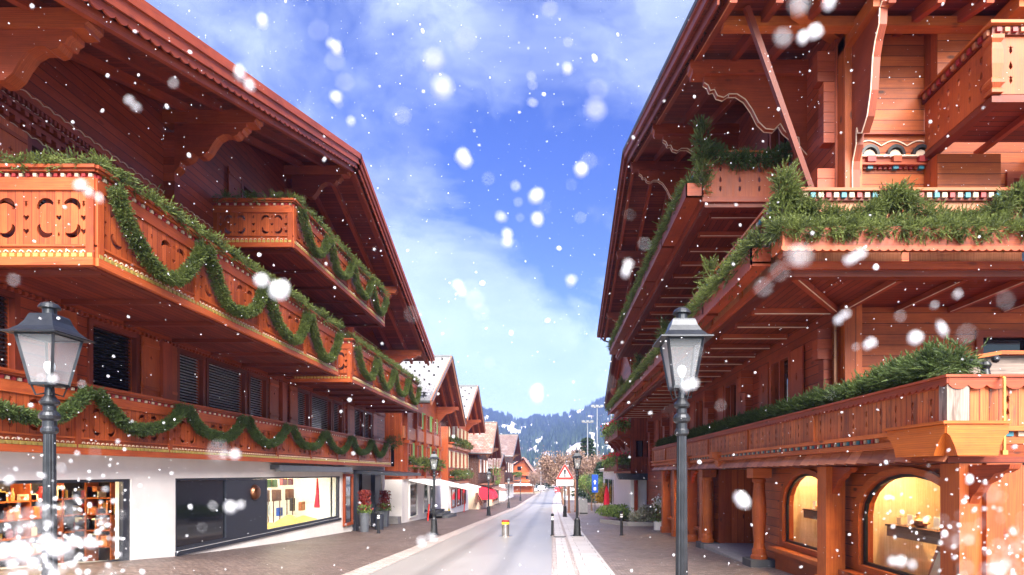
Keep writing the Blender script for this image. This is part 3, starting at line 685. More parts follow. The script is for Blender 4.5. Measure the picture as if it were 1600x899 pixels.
# cross ends of log walls
mb = MB()
for y in (8.7, 13.6, 19.7, 25.7, 30.6):
    h_ = min(lroof(y)-.6, 9.9); mb.cut()
    for j in range(int((h_-3.3)/.19)): mb.box(LW+.002, LW+.26, y-.1, y+.1, 3.25+j*.19, 3.25+j*.19+.18)
mb.build('log_end', 'wood_red', chl)
mb = MB()
for y in (13.45, 19.35, 25.45): mb.cut(); mb.box(LW+.002, LW+.14, y-.16, y+.16, 1.68, 3.05)
mb.build('wall_post', 'wood_red', chl)
# roof
mb = MB(); xo, xi = -6.6, -24
A = [(7.1, lroof(7.1)), (19.7, 10.8), (32.0, lroof(32.0)), (32.0, lroof(32.0)-.10), (19.7, 10.69), (7.1, lroof(7.1)-.10)]
mb.prism([(a, b_+.13) for a, b_ in A], (xo+.06, 0, 0), (0, 1, 0), (0, 0, 1), (xi-xo, 0, 0)); mb.build('roof', 'roof_dark', chl)
mb = MB()
for ya, yb in ((7.1, 19.7), (19.7, 32.0)):
    za, zb = lroof(ya), lroof(yb); t_ = .05; r_ = .5
    P = [V3(xi, ya, za-.14), V3(xo-.02, ya, za-.14), V3(xo-.02, yb, zb-.14), V3(xi, yb, zb-.14)]; uv = [(p.x, 0) for p in P]; L_ = math.hypot(yb-ya, zb-za)
    mb.face([P[0], P[1], P[2], P[3]][::-1], [(P[3].x, L_), (P[2].x, L_), (P[1].x, 0), (P[0].x, 0)], .5)
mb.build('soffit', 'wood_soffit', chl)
mb = MB()
for x in (-6.95, -7.75, -8.6):
    for ya, yb in ((7.15, 19.7), (19.7, 31.95)): mb.cut(); mb.beam((x, ya, lroof(ya)-.24), (x, yb, lroof(yb)-.24), .13, .19)
mb.build('rafter', 'wood_red', chl)
for (ya, yb) in ((7.1, 19.72), (19.68, 32.0)):
    mb = MB(); d = V3(0, yb-ya, lroof(yb)-lroof(ya)).normalized(); upv = d.cross(V3(1, 0, 0)); upv = upv if upv.z > 0 else -upv
    a, b_ = V3(xo, ya, lroof(ya)+.13), V3(xo, yb, lroof(yb)+.13)
    L_ = (b_-a).length
    for x0, h0, h1 in ((.0, .0, .34), (.045, -.02, .16)):
        P = [a-upv*h1, b_-upv*h1, b_-upv*h0, a-upv*h0]; P = [p+V3(x0, 0, 0) for p in P]; mb.hexa([P[0], P[1], P[2], P[3]]+[p+V3(.04, 0, 0) for p in P], 0)
    scallop(mb, a-upv*.34+V3(-.05, 0, 0), b_-upv*.34+V3(-.05, 0, 0), .10, .26, (.03, 0, 0), top=upv)
    mb.beam(a-upv*.52+V3(-.2, 0, 0), b_-upv*.52+V3(-.2, 0, 0), .11, .15)
    mb.build('verge_board', 'wood_red', chl)
mb = MB(); mb.box(xo-14, xo+.08, 32.0, 32.03, lroof(32)-.12, lroof(32)+.14); mb.build('eave_board', 'wood_red', chl)
mb = MB(); mb.tube([(-21, 32.12, lroof(32)), (-6.5, 32.12, lroof(32))], .07); mb.build('gutter', 'gutter', chl)
# black bird spikes on the verge beam
mb = MB()
for ya, yb in ((8, 19.5), (19.9, 31.5)):
    for j in range(170):
        t = random.random(); y = ya+(yb-ya)*t; z = lroof(y)-.32; p = V3(-6.75, y, z); mb.beam(p, p+V3(random.uniform(-.03, .05), random.uniform(-.08, .08), random.uniform(.03, .09)), .008, .008)
mb.build('bird_spikes', 'black_metal', chl)
# purlins with carved brackets
for y in (8.7, 13.6, 19.7, 25.7, 30.6):
    z = lroof(y)-.36; mb = MB()
    tip = -6.88
    lp = [(0, 0), (.0, -.20), (-.06, -.24), (-.06, -.30), (-2.3, -.30), (-2.3, 0)]
    mb.prism([(a, b_) for a, b_ in lp], (tip, y-.15, z+.02), (1, 0, 0), (0, 0, 1), (0, .30, 0), 0, 0)
    pl_ = mb.build('purlin', 'wood_panel', chl)
    mb = MB(); scroll_console(mb, -7.15, LW+.27, z-.285, 1.25 if y != 30.6 else .7, y, .24, 'x', 0, 1); mb.build('bracket', ['wood_red', 'wood_panel'], pl_)  # curved edge in brighter orange wood: its lit look is put into the colour
# --- balconies of the left chalet
def lpanel(w_, h_, nb=2):
    p_ = MB(); hs_ = []
    for j in range(nb): hs_ += butterfly(w_*(j+.5)/nb, h_*.5, min(1.2, w_/nb/.85, h_/.62))
    for j in range(nb+1):
        cx = w_*j/nb
        if .1 < cx < w_-.1: hs_ += column_cut(cx, h_*.5, min(1.1, h_/.6))
    if nb == 2: hs_ += column_cut(.12, h_*.5, min(1.1, h_/.6))+column_cut(w_-.12, h_*.5, min(1.1, h_/.6))
    p_.plate(rect(0, w_, 0, h_), hs_, (0, 0, 0), (0, 1, 0), (0, 0, 1), (-.035, 0, 0), vert=True)
    return p_
def lbalcony(name_lab, xo_, y0, y1, zb, zt, n, ends=(True, True), soffit=True, cap=True):
    slab = MB()
    if soffit:
        slab.box(LW+.002, xo_-.02, y0+.02, y1-.02, zb+.02, zb+.12)
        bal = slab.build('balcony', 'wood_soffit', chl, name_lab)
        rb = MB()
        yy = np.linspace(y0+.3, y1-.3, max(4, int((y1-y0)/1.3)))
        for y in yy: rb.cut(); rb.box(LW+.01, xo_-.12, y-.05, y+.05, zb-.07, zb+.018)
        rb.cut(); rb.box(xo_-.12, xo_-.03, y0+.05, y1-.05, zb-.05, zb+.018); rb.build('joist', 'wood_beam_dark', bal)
    else:
        slab.box(LW+.04, xo_-.02, y0, y1, zb+.02, zb+.10); bal = slab.build('balcony', 'wood_soffit', chl, name_lab)
    ph0, ph1 = zb+.30, zt-.36
    sides = [((xo_, y0, 0), (0, 1, 0), (1, 0, 0), y1-y0, n)]
    wE = xo_-LW
    if ends[0]: sides.append(((LW+.01, y0, 0), (1, 0, 0), (0, -1, 0), wE-.01, 1))
    if ends[1]: sides.append(((xo_, y1, 0), (-1, 0, 0), (0, 1, 0), wE-.01, 1))
    rail = MB(); fr = MB(); lowf = MB()
    for (o_, u, nv, L_, k_) in sides:
        o_ = V3(*o_); u = V3(*u); nv = V3(*nv)
        def bx(mb_, a, b_, z0, z1, pr, th=.06, mi=0):
            P = [o_+u*a+nv*(pr-th), o_+u*b_+nv*(pr-th), o_+u*b_+nv*pr, o_+u*a+nv*pr]; mb_.hexa([p+V3(0, 0, z0) for p in P]+[p+V3(0, 0, z1) for p in P], mi)
        e = .0
        bx(rail, -.06, L_+.06, zt-.05, zt, .10, .26); bx(rail, -.03, L_+.03, zt-.09, zt-.051, .06, .14)
        bx(rail, 0, L_, zt-.36, zt-.17, .03, .07); bx(rail, 0, L_, zt-.168, zt-.092, -.005, .05, 1)
        dentils(fr, o_+u*.0+V3(0, 0, zt-.16), o_+u*L_+V3(0, 0, zt-.16), nv, .05, .105, .035, (1, 0), .5)
        bx(lowf, 0, L_, zb-.02, zb+.10, .05, .10, 0); bx(lowf, 0, L_, zb+.102, zb+.28, .0, .04, 0); bx(lowf, 0, L_, zb+.27, zb+.30, .03, .06, 0)
        k = int(L_/.115)
        for j in range(k):
            a = L_*(j+.2)/k; c = o_+u*a; w_ = L_/k*.62
            P = [c+nv*.001, c+u*w_+nv*.001, c+u*w_+nv*.045, c+nv*.045]; lowf.hexa([p+V3(0, 0, zb+.108) for p in P]+[p+V3(0, 0, zb+.165) for p in P], 1, .5)
            lp = [(math.cos(t)*w_*.46, math.sin(t)*w_*.5) for t in np.linspace(0, PI, 6)]+[(math.cos(t)*w_*.3, math.sin(t)*w_*.3) for t in np.linspace(PI, 0, 5)]
            lowf.prism(lp, c+u*w_*.5+nv*.022+V3(0, 0, zb+.185), u, (0, 0, 1), -nv*.02, 2, r=.5)
        # posts and panels
        pw = L_/k_
        for j in range(k_+1):
            a = max(.0, min(L_-.12, pw*j-.06)); p_ = MB(); P = [o_+u*a-nv*.05, o_+u*(a+.12)-nv*.05, o_+u*(a+.12)+nv*.04, o_+u*a+nv*.04]
            p_.hexa([p+V3(0, 0, zb+.10) for p in P]+[p+V3(0, 0, zt-.37) for p in P]); p_.build('post', 'wood_panel', bal)
        nb = 2 if pw > 1.7 else 1
        key = ('lp', round(pw, 3), round(ph1-ph0, 3), nb)
        if key not in CACHE: CACHE[key] = lpanel(pw-.12, ph1-ph0, nb).mesh('panel', 'wood_panel_upright')
        for j in range(k_):
            ob = bpy.data.objects.new('panel', CACHE[key]); C.objects.link(ob); ob.parent = bal
            a = pw*j+.06; ob.location = o_+u*a+V3(0, 0, ph0)-org(bal); ob.rotation_euler.z = math.atan2(u.y, u.x)-PI/2
            if abs(nv.y) > .5: pass
    rail.build('handrail', ['wood_panel', 'dentil_red'], bal); fr.build('dentil_band', ['dentil_white', 'dentil_red'], bal); lowf.build('carved_band', ['wood_panel', 'gold', 'edge_cream'], bal)
    return bal
CACHE = {}
lbalcony('long shallow first floor balcony right above the white shop wall', -8.72, 8.0, 31.1, .37, 1.67, 9, (False, True), False)
lbalcony('near half of the deep second floor balcony', LB, 8.8, 18.7, 3.19, 4.68, 4)
lbalcony('far half of the deep second floor balcony', LB, 20.0, 29.9, 3.19, 4.68, 4)
lbalcony('short top balcony under the ridge', LB, 15.5, 23.9, 6.1, 7.37, 4)
# awning box, canopy, menu case, door
mb = MB(); mb.box(LW+.01, LW+.30, 18.6, 25.4, .13, .27); mb.box(LW+.16, LW+.34, 18.6, 25.4, .06, .13); mb.build('awning_cassette', 'gutter', chl)
mb = MB(); mb.prism([(0, 0), (2.0, -.12), (2.0, .02), (0, .16)], (LW+.01, 26.4, .0), (1, 0, 0), (0, 0, 1), (0, 4.9, 0)); mb.build('entrance_canopy', 'anthracite', chl)
mb = MB(); mb.box(LW+.02, LW+.14, 26.35, 26.75, -2.9, 0); mb.box(LW-.1, LW+.12, 29.3, 30.3, -2.9, 0); mb.box(LW-1.2, LW-1.1, 26.5, 31, -2.9, 0); mb.build('dark_column', 'anthracite', chl)
mb = MB(); mb.box(LW-1.05, LW-.98, 27.6, 28.6, -2.7, -.1)
dr = mb.build('door', 'wood_red', chl); mb = MB(); mb.tube([(LW-.92, 28.4, -1.9), (LW-.92, 28.4, -1.1)], .025); mb.build('handle', 'steel', dr)
mb = MB()
for a, b_, c, d in ((25.05, 25.15, -2.3, -.02), (26.0, 26.1, -2.3, -.02), (25.15, 26.0, -2.3, -2.18), (25.15, 26.0, -.14, -.02)): mb.box(LW+.01, LW+.12, a, b_, c, d)
mn = mb.build('menu_case', 'wood_panel', chl); mb = MB(); mb.box(LW+.01, LW+.06, 25.15, 26.0, -2.18, -.14); mb.build('board', 'pane_dark', mn)
# garlands of the left chalet
def rope(parts, xs, ys, z, sag, rad, dens, L):
    for a, b_ in zip(ys[:-1], ys[1:]): parts.append(swag_arrays((xs, a+.08, z), (xs, b_-.08, z), sag, rad, dens, L))
def posts(y0, y1, n): return [y0+(y1-y0)*j/n for j in range(n+1)]
pr_ = []; rope(pr_, LB+.17, posts(8.9, 18.6, 4), 4.46, .95, .10, 900, .10); arr_thing('rope_garland', pr_, ['fir_rope'], 'thick round garland in four swags on the near deep balcony of the left chalet', 'garland', (LB+.2, 13.7, 4.5), 'rope garlands on the left chalet')
pr_ = []; rope(pr_, LB+.17, posts(20.1, 29.8, 4), 4.46, .9, .10, 620, .10); arr_thing('rope_garland', pr_, ['fir_rope'], 'round garland in swags on the far half of the deep balcony', 'garland', (LB+.2, 25, 4.5), 'rope garlands on the left chalet')
pr_ = []; rope(pr_, LB+.17, posts(15.6, 23.8, 4), 7.2, .78, .10, 700, .10); arr_thing('rope_garland', pr_, ['fir_rope'], 'round garland in swags on the topmost balcony below the ridge', 'garland', (LB+.2, 19.7, 7.2), 'rope garlands on the left chalet')
pr_ = []; rope(pr_, -8.72+.17, [8.0, 10.75, 13.45, 16.1, 18.75], 1.55, .62, .11, 800, .10); rope(pr_, -8.55, [18.95, 21.8, 24.7, 27.4, 29.9], 1.55, .62, .11, 600, .10)
pr_.append(bough_arrays([(-8.55, 30, 1.5), (-8.4, 30.9, 1.7), (-8.3, 31.3, 1.75)], .28, 300, .2, K=8)); arr_thing('rope_garland', pr_, ['fir_dark'], 'long dark garland in swags along the lowest balcony above the white wall', 'garland', (-8.5, 19, 1.5), 'rope garlands on the left chalet')
for y0, y1, z, lb, dn in ((8.8, 18.7, 4.70, 'fir boughs lying on the rail of the near deep balcony on the left', 260), (20.0, 29.9, 4.70, 'fir boughs lying on the rail of the far deep balcony on the left', 200), (15.5, 23.9, 7.39, 'fir boughs lying on the rail of the topmost left balcony', 220)):
    pts = [(LW+.15, y0-.02, z+.03), (LB+.03, y0, z+.03), (LB+.06, y1, z+.03)]
    arr_thing('fir_boughs', [bough_arrays(pts, .11, dn*1.5, .13, up=.25, sq=(1.2, .7), along=.9, K=8, w=.07)], ['fir'], lb, 'fir boughs', (LB, (y0+y1)/2, z), 'fir boughs on balcony rails')
# ---------------------------------------------------------------- RIGHT CHALET
RW = 5.56; YW = 11.3
chr_ = thing('chalet', 'large orange timber chalet with wrap-around balconies over arched jewellery shop windows', 'chalet', (5.5, 22, -2.6))
def rroof(y): return 12.17-(21.9-y)*.307 if y < 21.9 else 12.17-(y-21.9)*.323
def archrect(a, b_, c, d, n=12):
    # opening with a round basket arch on top
    r_ = (b_-a)/2; h_ = min(r_*.72, (d-c)*.45); cx = (a+b_)/2
    return [(a, c), (b_, c)]+[(cx+r_*math.cos(t), d-h_+h_*math.sin(t)) for t in np.linspace(0, PI, n)]
XG = 5.30
gw = [(7.35, 9.85, -1.55, .0), (10.85, 13.1, -1.55, .0), (18.95, 20.1, -1.75, -.05), (21.2, 22.6, -1.75, -.05), (23.4, 24.7, -1.75, -.05)]
mb = MB(); mb.plate([(6.9, -3.2), (14.3, -3.2), (14.3, .12), (6.9, .12)], [archrect(*w_) for w_ in gw[:2]], (XG, 0, 0), (0, 1, 0), (0, 0, 1), (.2, 0, 0), vert=False)
mb.plate([(18.3, -3.4), (26.8, -3.4), (26.8, .12), (18.3, .12)], [archrect(*w_) for w_ in gw[2:]], (XG, 0, 0), (0, 1, 0), (0, 0, 1), (.2, 0, 0), vert=False)
mb.box(XG+.2, XG+1.9, 14.1, 14.28, -3.3, .12); mb.box(XG+.2, XG+1.9, 18.32, 18.5, -3.3, .12)
mb.build('wall', 'wood_orange_plank', chr_)
mb = MB(); mb.plate([(14.2, -3.3), (18.4, -3.3), (18.4, .12), (14.2, .12)], [], (XG+1.7, 0, 0), (0, 1, 0), (0, 0, 1), (.1, 0, 0), vert=True)
for y in (14.5, 15.9, 17.4): mb.box(XG+1.62, XG+1.69, y, y+.16, -2.5, .1)
mb.box(XG+1.62, XG+1.69, 14.3, 18.3, -2.55, -2.1); mb.build('entrance_wall', 'wood_red', chr_)
dr = MB(); dr.box(XG+1.58, XG+1.66, 16.2, 17.2, -2.45, -.25); dr.box(XG+1.55, XG+1.60, 16.1, 16.22, -2.45, -.2); dr.box(XG+1.55, XG+1.60, 17.18, 17.3, -2.45, -.2); dr = dr.build('door', 'wood_panel', chr_)
p_ = MB(); p_.box(XG+1.56, XG+1.575, 16.4, 17.0, -2.1, -.45); p_.build('pane', 'pane_dark', dr)
mb = MB(); mb.box(4.75, XG+1.7, 14.5, 18.2, -2.6, g(5, 14.5)+.03); mb.build('threshold', 'stone', chr_)
# end wall toward the viewer: upright planks
mb = MB(); mb.plate([(XG+.25, -3.2), (12, -3.2), (12, .10), (XG+.25, .10)], [], (0, 6.9, 0), (1, 0, 0), (0, 0, 1), (0, .15, 0), vert=True)
for x in (5.9, 6.75, 7.6): mb.box(x, x+.05, 6.87, 6.899, -3.2, .1)
mb.build('end_wall', 'wood_panel_upright', chr_)
mb = MB()
for j in range(int(3.2/.2)): pass
mb.box(XG-.18, XG+.24, 6.78, 7.25, -3.2, .12); mb.build('corner_post', 'wood_orange', chr_)
# shop windows
for q, (a, b_, c, d) in enumerate(gw):
    ou = archrect(a-.16, b_+.16, c-.12, d+.10); inn = archrect(a, b_, c, d)
    f = MB(); f.plate(ou, [inn], (XG-.06, 0, 0), (0, 1, 0), (0, 0, 1), (.06, 0, 0))
    in2 = archrect(a+.05, b_-.05, c+.05, d-.05); f.plate(inn, [in2], (XG+.03, 0, 0), (0, 1, 0), (0, 0, 1), (.05, 0, 0), 1)
    f.box(XG-.30, XG-.065, a-.2, b_+.2, c-.2, c-.12); f.box(XG-.14, XG-.065, a-.2, b_+.2, g(5, a)-.4, c-.205)
    f.box(XG-.17, XG-.141, a-.2, b_+.2, c-.32, c-.22)
    wn = f.build('window', ['wood_orange', 'black_metal'], chr_, ['near large arched jewellery shop window', 'second arched jewellery shop window', None, None, None][q])
    p_ = MB(); p_.prism(in2, (XG+.055, 0, 0), (0, 1, 0), (0, 0, 1), (.008, 0, 0)); p_.build('pane', 'glass_shop', wn)
mb = MB()
for a, b_, z0 in ((7.1, 9.98, -1.75), (10.7, 13.3, -1.75), (18.6, 24.9, -1.9)):
    zz = .1
    mb.box(XG+.22, XG+1.7, a, b_, z0-.05, z0); mb.box(XG+.22, XG+1.7, a, b_, zz, zz+.03); mb.box(XG+1.7, XG+1.75, a, b_, z0, zz)
    mb.box(XG+.21, XG+1.7, a-.03, a, z0, zz); mb.box(XG+.21, XG+1.7, b_, b_+.03, z0, zz)
mb.build('display_room', 'display_wood', chr_)
for a, b_ in ((7.3, 9.9), (10.8, 13.2), (18.8, 24.8)):
    mb = MB(); mb.box(XG+.5, XG+.54, a, b_, .04, .07); mb.build('ceiling_tube', 'tube_amber', chr_)
def bust(y, z, x, k, lab):
    m_ = MB(); m_.lathe([(.10*k, 0), (.10*k, .02*k), (.16*k, .10*k), (.15*k, .17*k), (.06*k, .24*k), (.05*k, .31*k), (.055*k, .33*k)], (x, y, z), 16)
    m_.solo('necklace_bust', 'ivory', lab, 'bust', (x, y, z))
def shelf(y0, y1, z, x0, x1, nm):
    m_ = MB(); m_.box(x0, x1, y0, y1, z-.03, z); m_.box(x0+.02, x0+.05, y0+.02, y1-.02, z-.20, z-.031); m_.build('shelf', nm, chr_)
shelf(7.42, 9.85, -.86, XG+.4, XG+.95, 'wood_brown_trim'); shelf(10.9, 13.1, -.80, XG+.4, XG+.95, 'wood_brown_trim')
bust(8.0, -.86, XG+.6, 1.35, 'ivory necklace bust on the right of the near arched shop window'); bust(12.0, -.80, XG+.6, 1.5, 'tall ivory necklace bust in the second arched shop window')
def items(y0, y1, z, n, labs, x=XG+.6):
    for j in range(n):
        y = y0+(y1-y0)*(j+.5)/n+random.uniform(-.05, .05); k_ = j % 3; m_ = MB()
        if k_ == 0: m_.box(x-.06, x+.06, y-.06, y+.06, z, z+.12); m_.ball((x, y, z+.16), .045, 8)
        elif k_ == 1: m_.box(x-.05, x+.05, y-.08, y+.08, z, z+.08); m_.lathe([(.03, 0), (.045, .03), (.02, .1), (.03, .13)], (x, y, z+.08), 10)
        else: m_.beam((x, y-.07, z+.09), (x, y+.07, z+.09), .02, .18); m_.box(x-.03, x+.05, y-.07, y+.07, z, z+.02)
        m_.solo('jewellery_stand', ['ivory', 'brass', 'white_paint'][k_], labs, 'jewellery stand', (x, y, z), 'jewellery stands behind the shop glass')
items(8.35, 9.75, -.86, 7, 'small jewellery stand on the shelf of the near arched window')
items(10.95, 11.7, -.80, 3, 'small jewellery stand on the shelf of the second arched window'); items(12.35, 13.0, -.80, 3, 'small jewellery stand on the shelf of the second arched window')
m_ = MB(); m_.ball((XG+.55, 9.1, -.78), .13, 12, sc=(1, 1.2, .6)); m_.solo('jewelled_shell', 'copper', 'rounded copper coloured jewelled shell on the shelf of the near arched window', 'ornament', (XG+.55, 9.1, -.86))
for y, lb in ((8.35, 'large framed picture leaning at the bottom of the near arched window'), (11.6, 'framed picture leaning at the bottom of the second arched window')):
    m_ = MB(); m_.beam((XG+.35, y, -1.74), (XG+.55, y, -1.10 if y < 9 else -1.35), .75, .03, 0, up=(1, 0, 0)); m_.beam((XG+.34, y, -1.66), (XG+.525, y, -1.18 if y < 9 else -1.42), .6, .03, 1, up=(1, 0, 0)); m_.solo('framed_picture', ['wood_pale', 'ivory'], lb, 'picture', (XG+.4, y, -1.75))
# posts and turned columns under the overhang
def sqpost(y, x=5.02, w_=.34):
    m_ = MB(); z0 = g(5, y)-.05
    m_.box(x-w_/2, x+w_/2, y-w_/2, y+w_/2, z0+.3, .12); m_.box(x-w_/2-.04, x+w_/2+.04, y-w_/2-.04, y+w_/2+.04, z0, z0+.3)
    o = m_.build('post', 'wood_orange', chr_)
    m_ = MB(); pf = [(0, 0), (.62, 0), (.60, -.05), (.50, -.09), (.40, -.10), (.33, -.17), (.20, -.22), (.12, -.32), (.06, -.36), (0, -.46)]
    m_.prism([(-a, b_) for a, b_ in pf], (x-.06, y-w_/2-.001, .10), (0, 1, 0), (0, 0, 1), (.12, 0, 0), 0, 1); m_.build('bracket', ['wood_red', 'wood_panel'], o)
for y in (10.35, 7.02, 18.75, 20.7, 23.0, 25.3): sqpost(y)
for y in (13.75, 18.3):
    z0 = g(5, y); m_ = MB()
    pf = [(.24, .18), (.24, .26), (.20, .30), (.20, .42), (.165, .46), (.15, .6), (.17, .9), (.195, 1.25), (.20, 1.5), (.185, 1.8), (.155, 2.1), (.15, 2.2), (.19, 2.24), (.19, 2.30), (.16, 2.33)]
    k_ = (.12-z0-.25)/2.33
    m_.lathe([(a*.82, .18+(b_-.18)*k_*1.0) for a, b_ in pf], (4.95, y, z0), 24); m_.box(4.95-.22, 4.95+.22, y-.22, y+.22, z0+.18+(2.15)*k_, .12)
    o = m_.build('turned_column', 'wood_orange', chr_); m_ = MB(); m_.box(4.95-.3, 4.95+.3, y-.3, y+.3, z0-.1, z0+.18); m_.build('base', 'stone_dark', o)
# --- lower terrace
XB = 4.70; YB = 6.84; YE = 26.8
def sidebox(m_, x0, x1, z0, z1, yn=None, ye=YE, mi=0, X=XB, Y=YB, XR=12.5):
    # L-shaped band: along the street side and round the corner toward the right; x0/x1 are offsets from the face (minus = outward)
    m_.box(X+x0, X+x1, Y+x0, ye, z0, z1, mi); m_.box(X+x1+.001, XR, Y+x0, Y+x1, z0, z1, mi)
m_ = MB(); m_.box(XB+.02, RW+.3, YB+.02, YE-.02, .125, .2); m_.box(RW+.3, 12.4, YB+.02, YW, .125, .2); m_.build('terrace_floor', 'wood_soffit', chr_)
m_ = MB()
n_ = int((YE-YB)/.33)
for j in range(n_):      # overlapping cut shingles
    y = YB+j*.33
    P = [(-.02, .16), (.10, .31)]
    m_.hexa([V3(XB-.06, y, .14), V3(XB-.06, y+.31, .16), V3(XB-.03, y+.31, .16), V3(XB-.03, y, .14), V3(XB+.07, y, .34), V3(XB+.07, y+.31, .34), V3(XB+.10, y+.31, .34), V3(XB+.10, y, .34)])
m_.box(XB+.08, XB+.2, YB+.1, YE, .14, .345)
m_.build('shingle_skirt', 'wood_pale', chr_)
m_ = MB(); sidebox(m_, -.05, .1, .35, .43); sidebox(m_, -.0, .1, .431, .50); sidebox(m_, -.09, .1, .501, .56); m_.build('cornice', 'wood_orange', chr_)
m_ = MB(); dentils(m_, (XB, YB+1.4, .44), (XB, YE-6, .44), (-1, 0, 0), .055, .10, .03, (0, 1, 2), .6); dentils(m_, (XB+.5, YB, .44), (12, YB, .44), (0, -1, 0), .055, .14, .03, (1, 2, 0), .6); m_.build('painted_band', ['dentil_white', 'dentil_red', 'dentil_teal'], chr_)
ter = MB(); ter.box(XB+.03, XB+.10, YB+.02, YE, .60, .62); ter = ter.build('balcony', 'wood_soffit', chr_, 'low weathered terrace parapet above the shop windows')
for y in (16.0, 19.4):
    m_ = MB(); m_.prism([(0, 0), (-.34, 0), (-.34, -.16), (-.20, -.22), (-.16, -.40), (0, -.46)], (XB+.1, y, .60), (1, 0, 0), (0, 0, 1), (0, .3, 0)); m_.build('beam_head', 'wood_orange', chr_)
m_ = MB()      # big carved beam head at the corner
hp = [(0, 0), (1.15, 0), (1.15, -.10), (1.08, -.13), (1.0, -.24), (.96, -.36), (.2, -.36), (.14, -.24), (.06, -.13), (0, -.10)]
m_.prism([(a, b_) for a, b_ in hp], (XB-.14, YB-.16, .57), (0, 1, 0), (0, 0, 1), (.35, 0, 0)); m_.prism([(a*.62, b_) for a, b_ in hp], (XB-.13, YB-.18, .568), (1, 0, 0), (0, 0, 1), (0, .35, 0)); m_.box(XB-.18, XB+.6, YB-.2, YB+1.05, .575, .61)
m_.build('corner_beam_head', 'wood_amber', chr_)
def rpanel(L_, h_, colr, per=.36, kind=0):
    # upright boards with tulip-shaped cuts
    p_ = MB(); hs_ = []; k = max(1, int(L_/per))
    for j in range(k):
        cx = L_*(j+.5)/k
        hs_ += [tulip(cx, h_*.66, .10), tear(cx, h_*.36, .10)] if kind == 0 else [tulip(cx, h_*.76, .13), tear(cx, h_*.5, .15), tulip(cx, h_*.24, .13)]
    p_.plate(rect(0, L_, 0, h_), hs_, (0, 0, 0), (0, 1, 0), (0, 0, 1), (.04, 0, 0), vert=True); return p_.mesh('panel', colr)
def put(me, par, loc, rz=0):
    ob = bpy.data.objects.new('panel', me); C.objects.link(ob); ob.parent = par; ob.location = Vector(loc)-org(par); ob.rotation_euler.z = rz; return ob
bays = [(YB+.14, 10.3), (10.45, 13.8), (13.95, 17.3), (17.45, 20.6), (20.75, 23.8), (23.9, 26.7)]
for a, b_ in bays:
    put(rpanel(b_-a, .46, 'wood_weathered'), ter, (XB+.02, a, .57))
    m_ = MB(); m_.box(XB-.02, XB+.09, b_+.005, b_+.13, .57, 1.13); m_.build('post', 'wood_orange', ter)
put(rpanel(3.6, .46, 'wood_weathered', .9), ter, (XB+.28, YB+.02, .57), -PI/2).scale.x = -1
m_ = MB(); m_.box(XB-.015, XB+.25, YB-.015, YB+.13, .57, 1.14); m_.build('post', 'wood_grey', ter, 'grey weathered corner post')
m_ = MB(); sidebox(m_, -.05, .12, 1.14, 1.17); sidebox(m_, .0, .08, 1.03, 1.139)
scallop(m_, (XB-.03, YB-.03, 1.138), (XB-.03, YE, 1.138), .07, .14, (.025, 0, 0)); scallop(m_, (XB-.0, YB-.03, 1.138), (12.5, YB-.03, 1.138), .09, .22, (0, .025, 0))
m_.build('handrail', 'wood_red', ter)
# rear parapet and yellow brackets, at the right edge
m_ = MB(); m_.prism([(0, 0), (0, .34), (.45, .42), (4, .42), (4, 0)], (5.65, 7.9, 1.2), (1, 0, 0), (0, 0, 1), (0, .12, 0)); m_.build('rear_parapet', 'wood_grey', chr_)
m_ = MB(); m_.beam((5.62, 7.9, 1.56), (6.1, 7.9, 1.64), .2, .05); m_.box(6.1, 9.7, 7.8, 8.0, 1.615, 1.665); m_.build('rear_rail', 'wood_amber', chr_)
m_ = MB()
for x in (5.28, 6.05): m_.cut(); m_.tube([(x, YB-.12, .1+.15), (x, YB-.12, 1.12)], .018); m_.tube([(x, YB-.12, 1.12), (x+.03, YB+.05, 1.16)], .015); m_.box(x-.03, x+.03, YB-.14, YB-.1, .22, .27)
m_.build('tie_rod', 'brass', chr_)
m_ = MB(); m_.lathe([(.16, 0), (.14, .03), (.06, .05), (.045, .12), (.07, .17), (.05, .21), (.02, .23)], (5.42, 7.2, 1.18), 16); m_.tube([(5.36, 7.2, 1.36), (5.2, 7.2, 1.44), (5.22, 7.2, 1.40)], .03); m_.ball((5.22, 7.2, 1.41), .045); m_.ball((5.55, 7.2, 1.43), .05)
m_.tube([(5.42, 7.2, 1.19), (5.3, 7.1, 1.08)], .03)
m_.solo('iron_ornament', 'black_metal', 'black cast iron finial standing on the corner of the terrace parapet', 'ornament', (5.42, 7.2, 1.18))
# --- upper walls
doors = [(13.4, 14.5), (17.2, 18.3), (21.0, 22.1), (24.8, 25.9), (28.6, 29.7)]
hol = []
for a, b_ in doors: hol += [rect(a, b_, .9, 2.75), rect(a, b_, 4.0, 5.7), rect(a, b_, 7.0, 8.7)]
m_ = MB(); m_.plate([(YW, .2), (33.3, .2), (33.3, rroof(33.3)-.15), (21.9, 12.0), (YW, rroof(YW)-.15)], hol, (RW, 0, 0), (0, 1, 0), (0, 0, 1), (.2, 0, 0), r=.3)
m_.face([(RW+.2, 33.3, -3), (14, 33.3, -3), (14, 33.3, 8), (RW+.2, 33.3, 8)][::-1], None, .3); m_.box(RW, RW+.2, 26.8, 33.3, -3.5, .19)
m_.build('street_wall', 'wood_red_plank', chr_)
m_ = MB(); m_.plate([(RW+.2, .2), (16, .2), (16, 9), (RW+.2, 9)], [rect(8.4, 9.5, 1.0, 2.7), rect(9.0, 10.2, 4.1, 5.8), rect(9.2, 10.2, 6.9, 8.2)], (0, YW, 0), (1, 0, 0), (0, 0, 1), (0, .2, 0), r=.3)
m_.build('end_wall', 'wood_orange_plank', chr_)
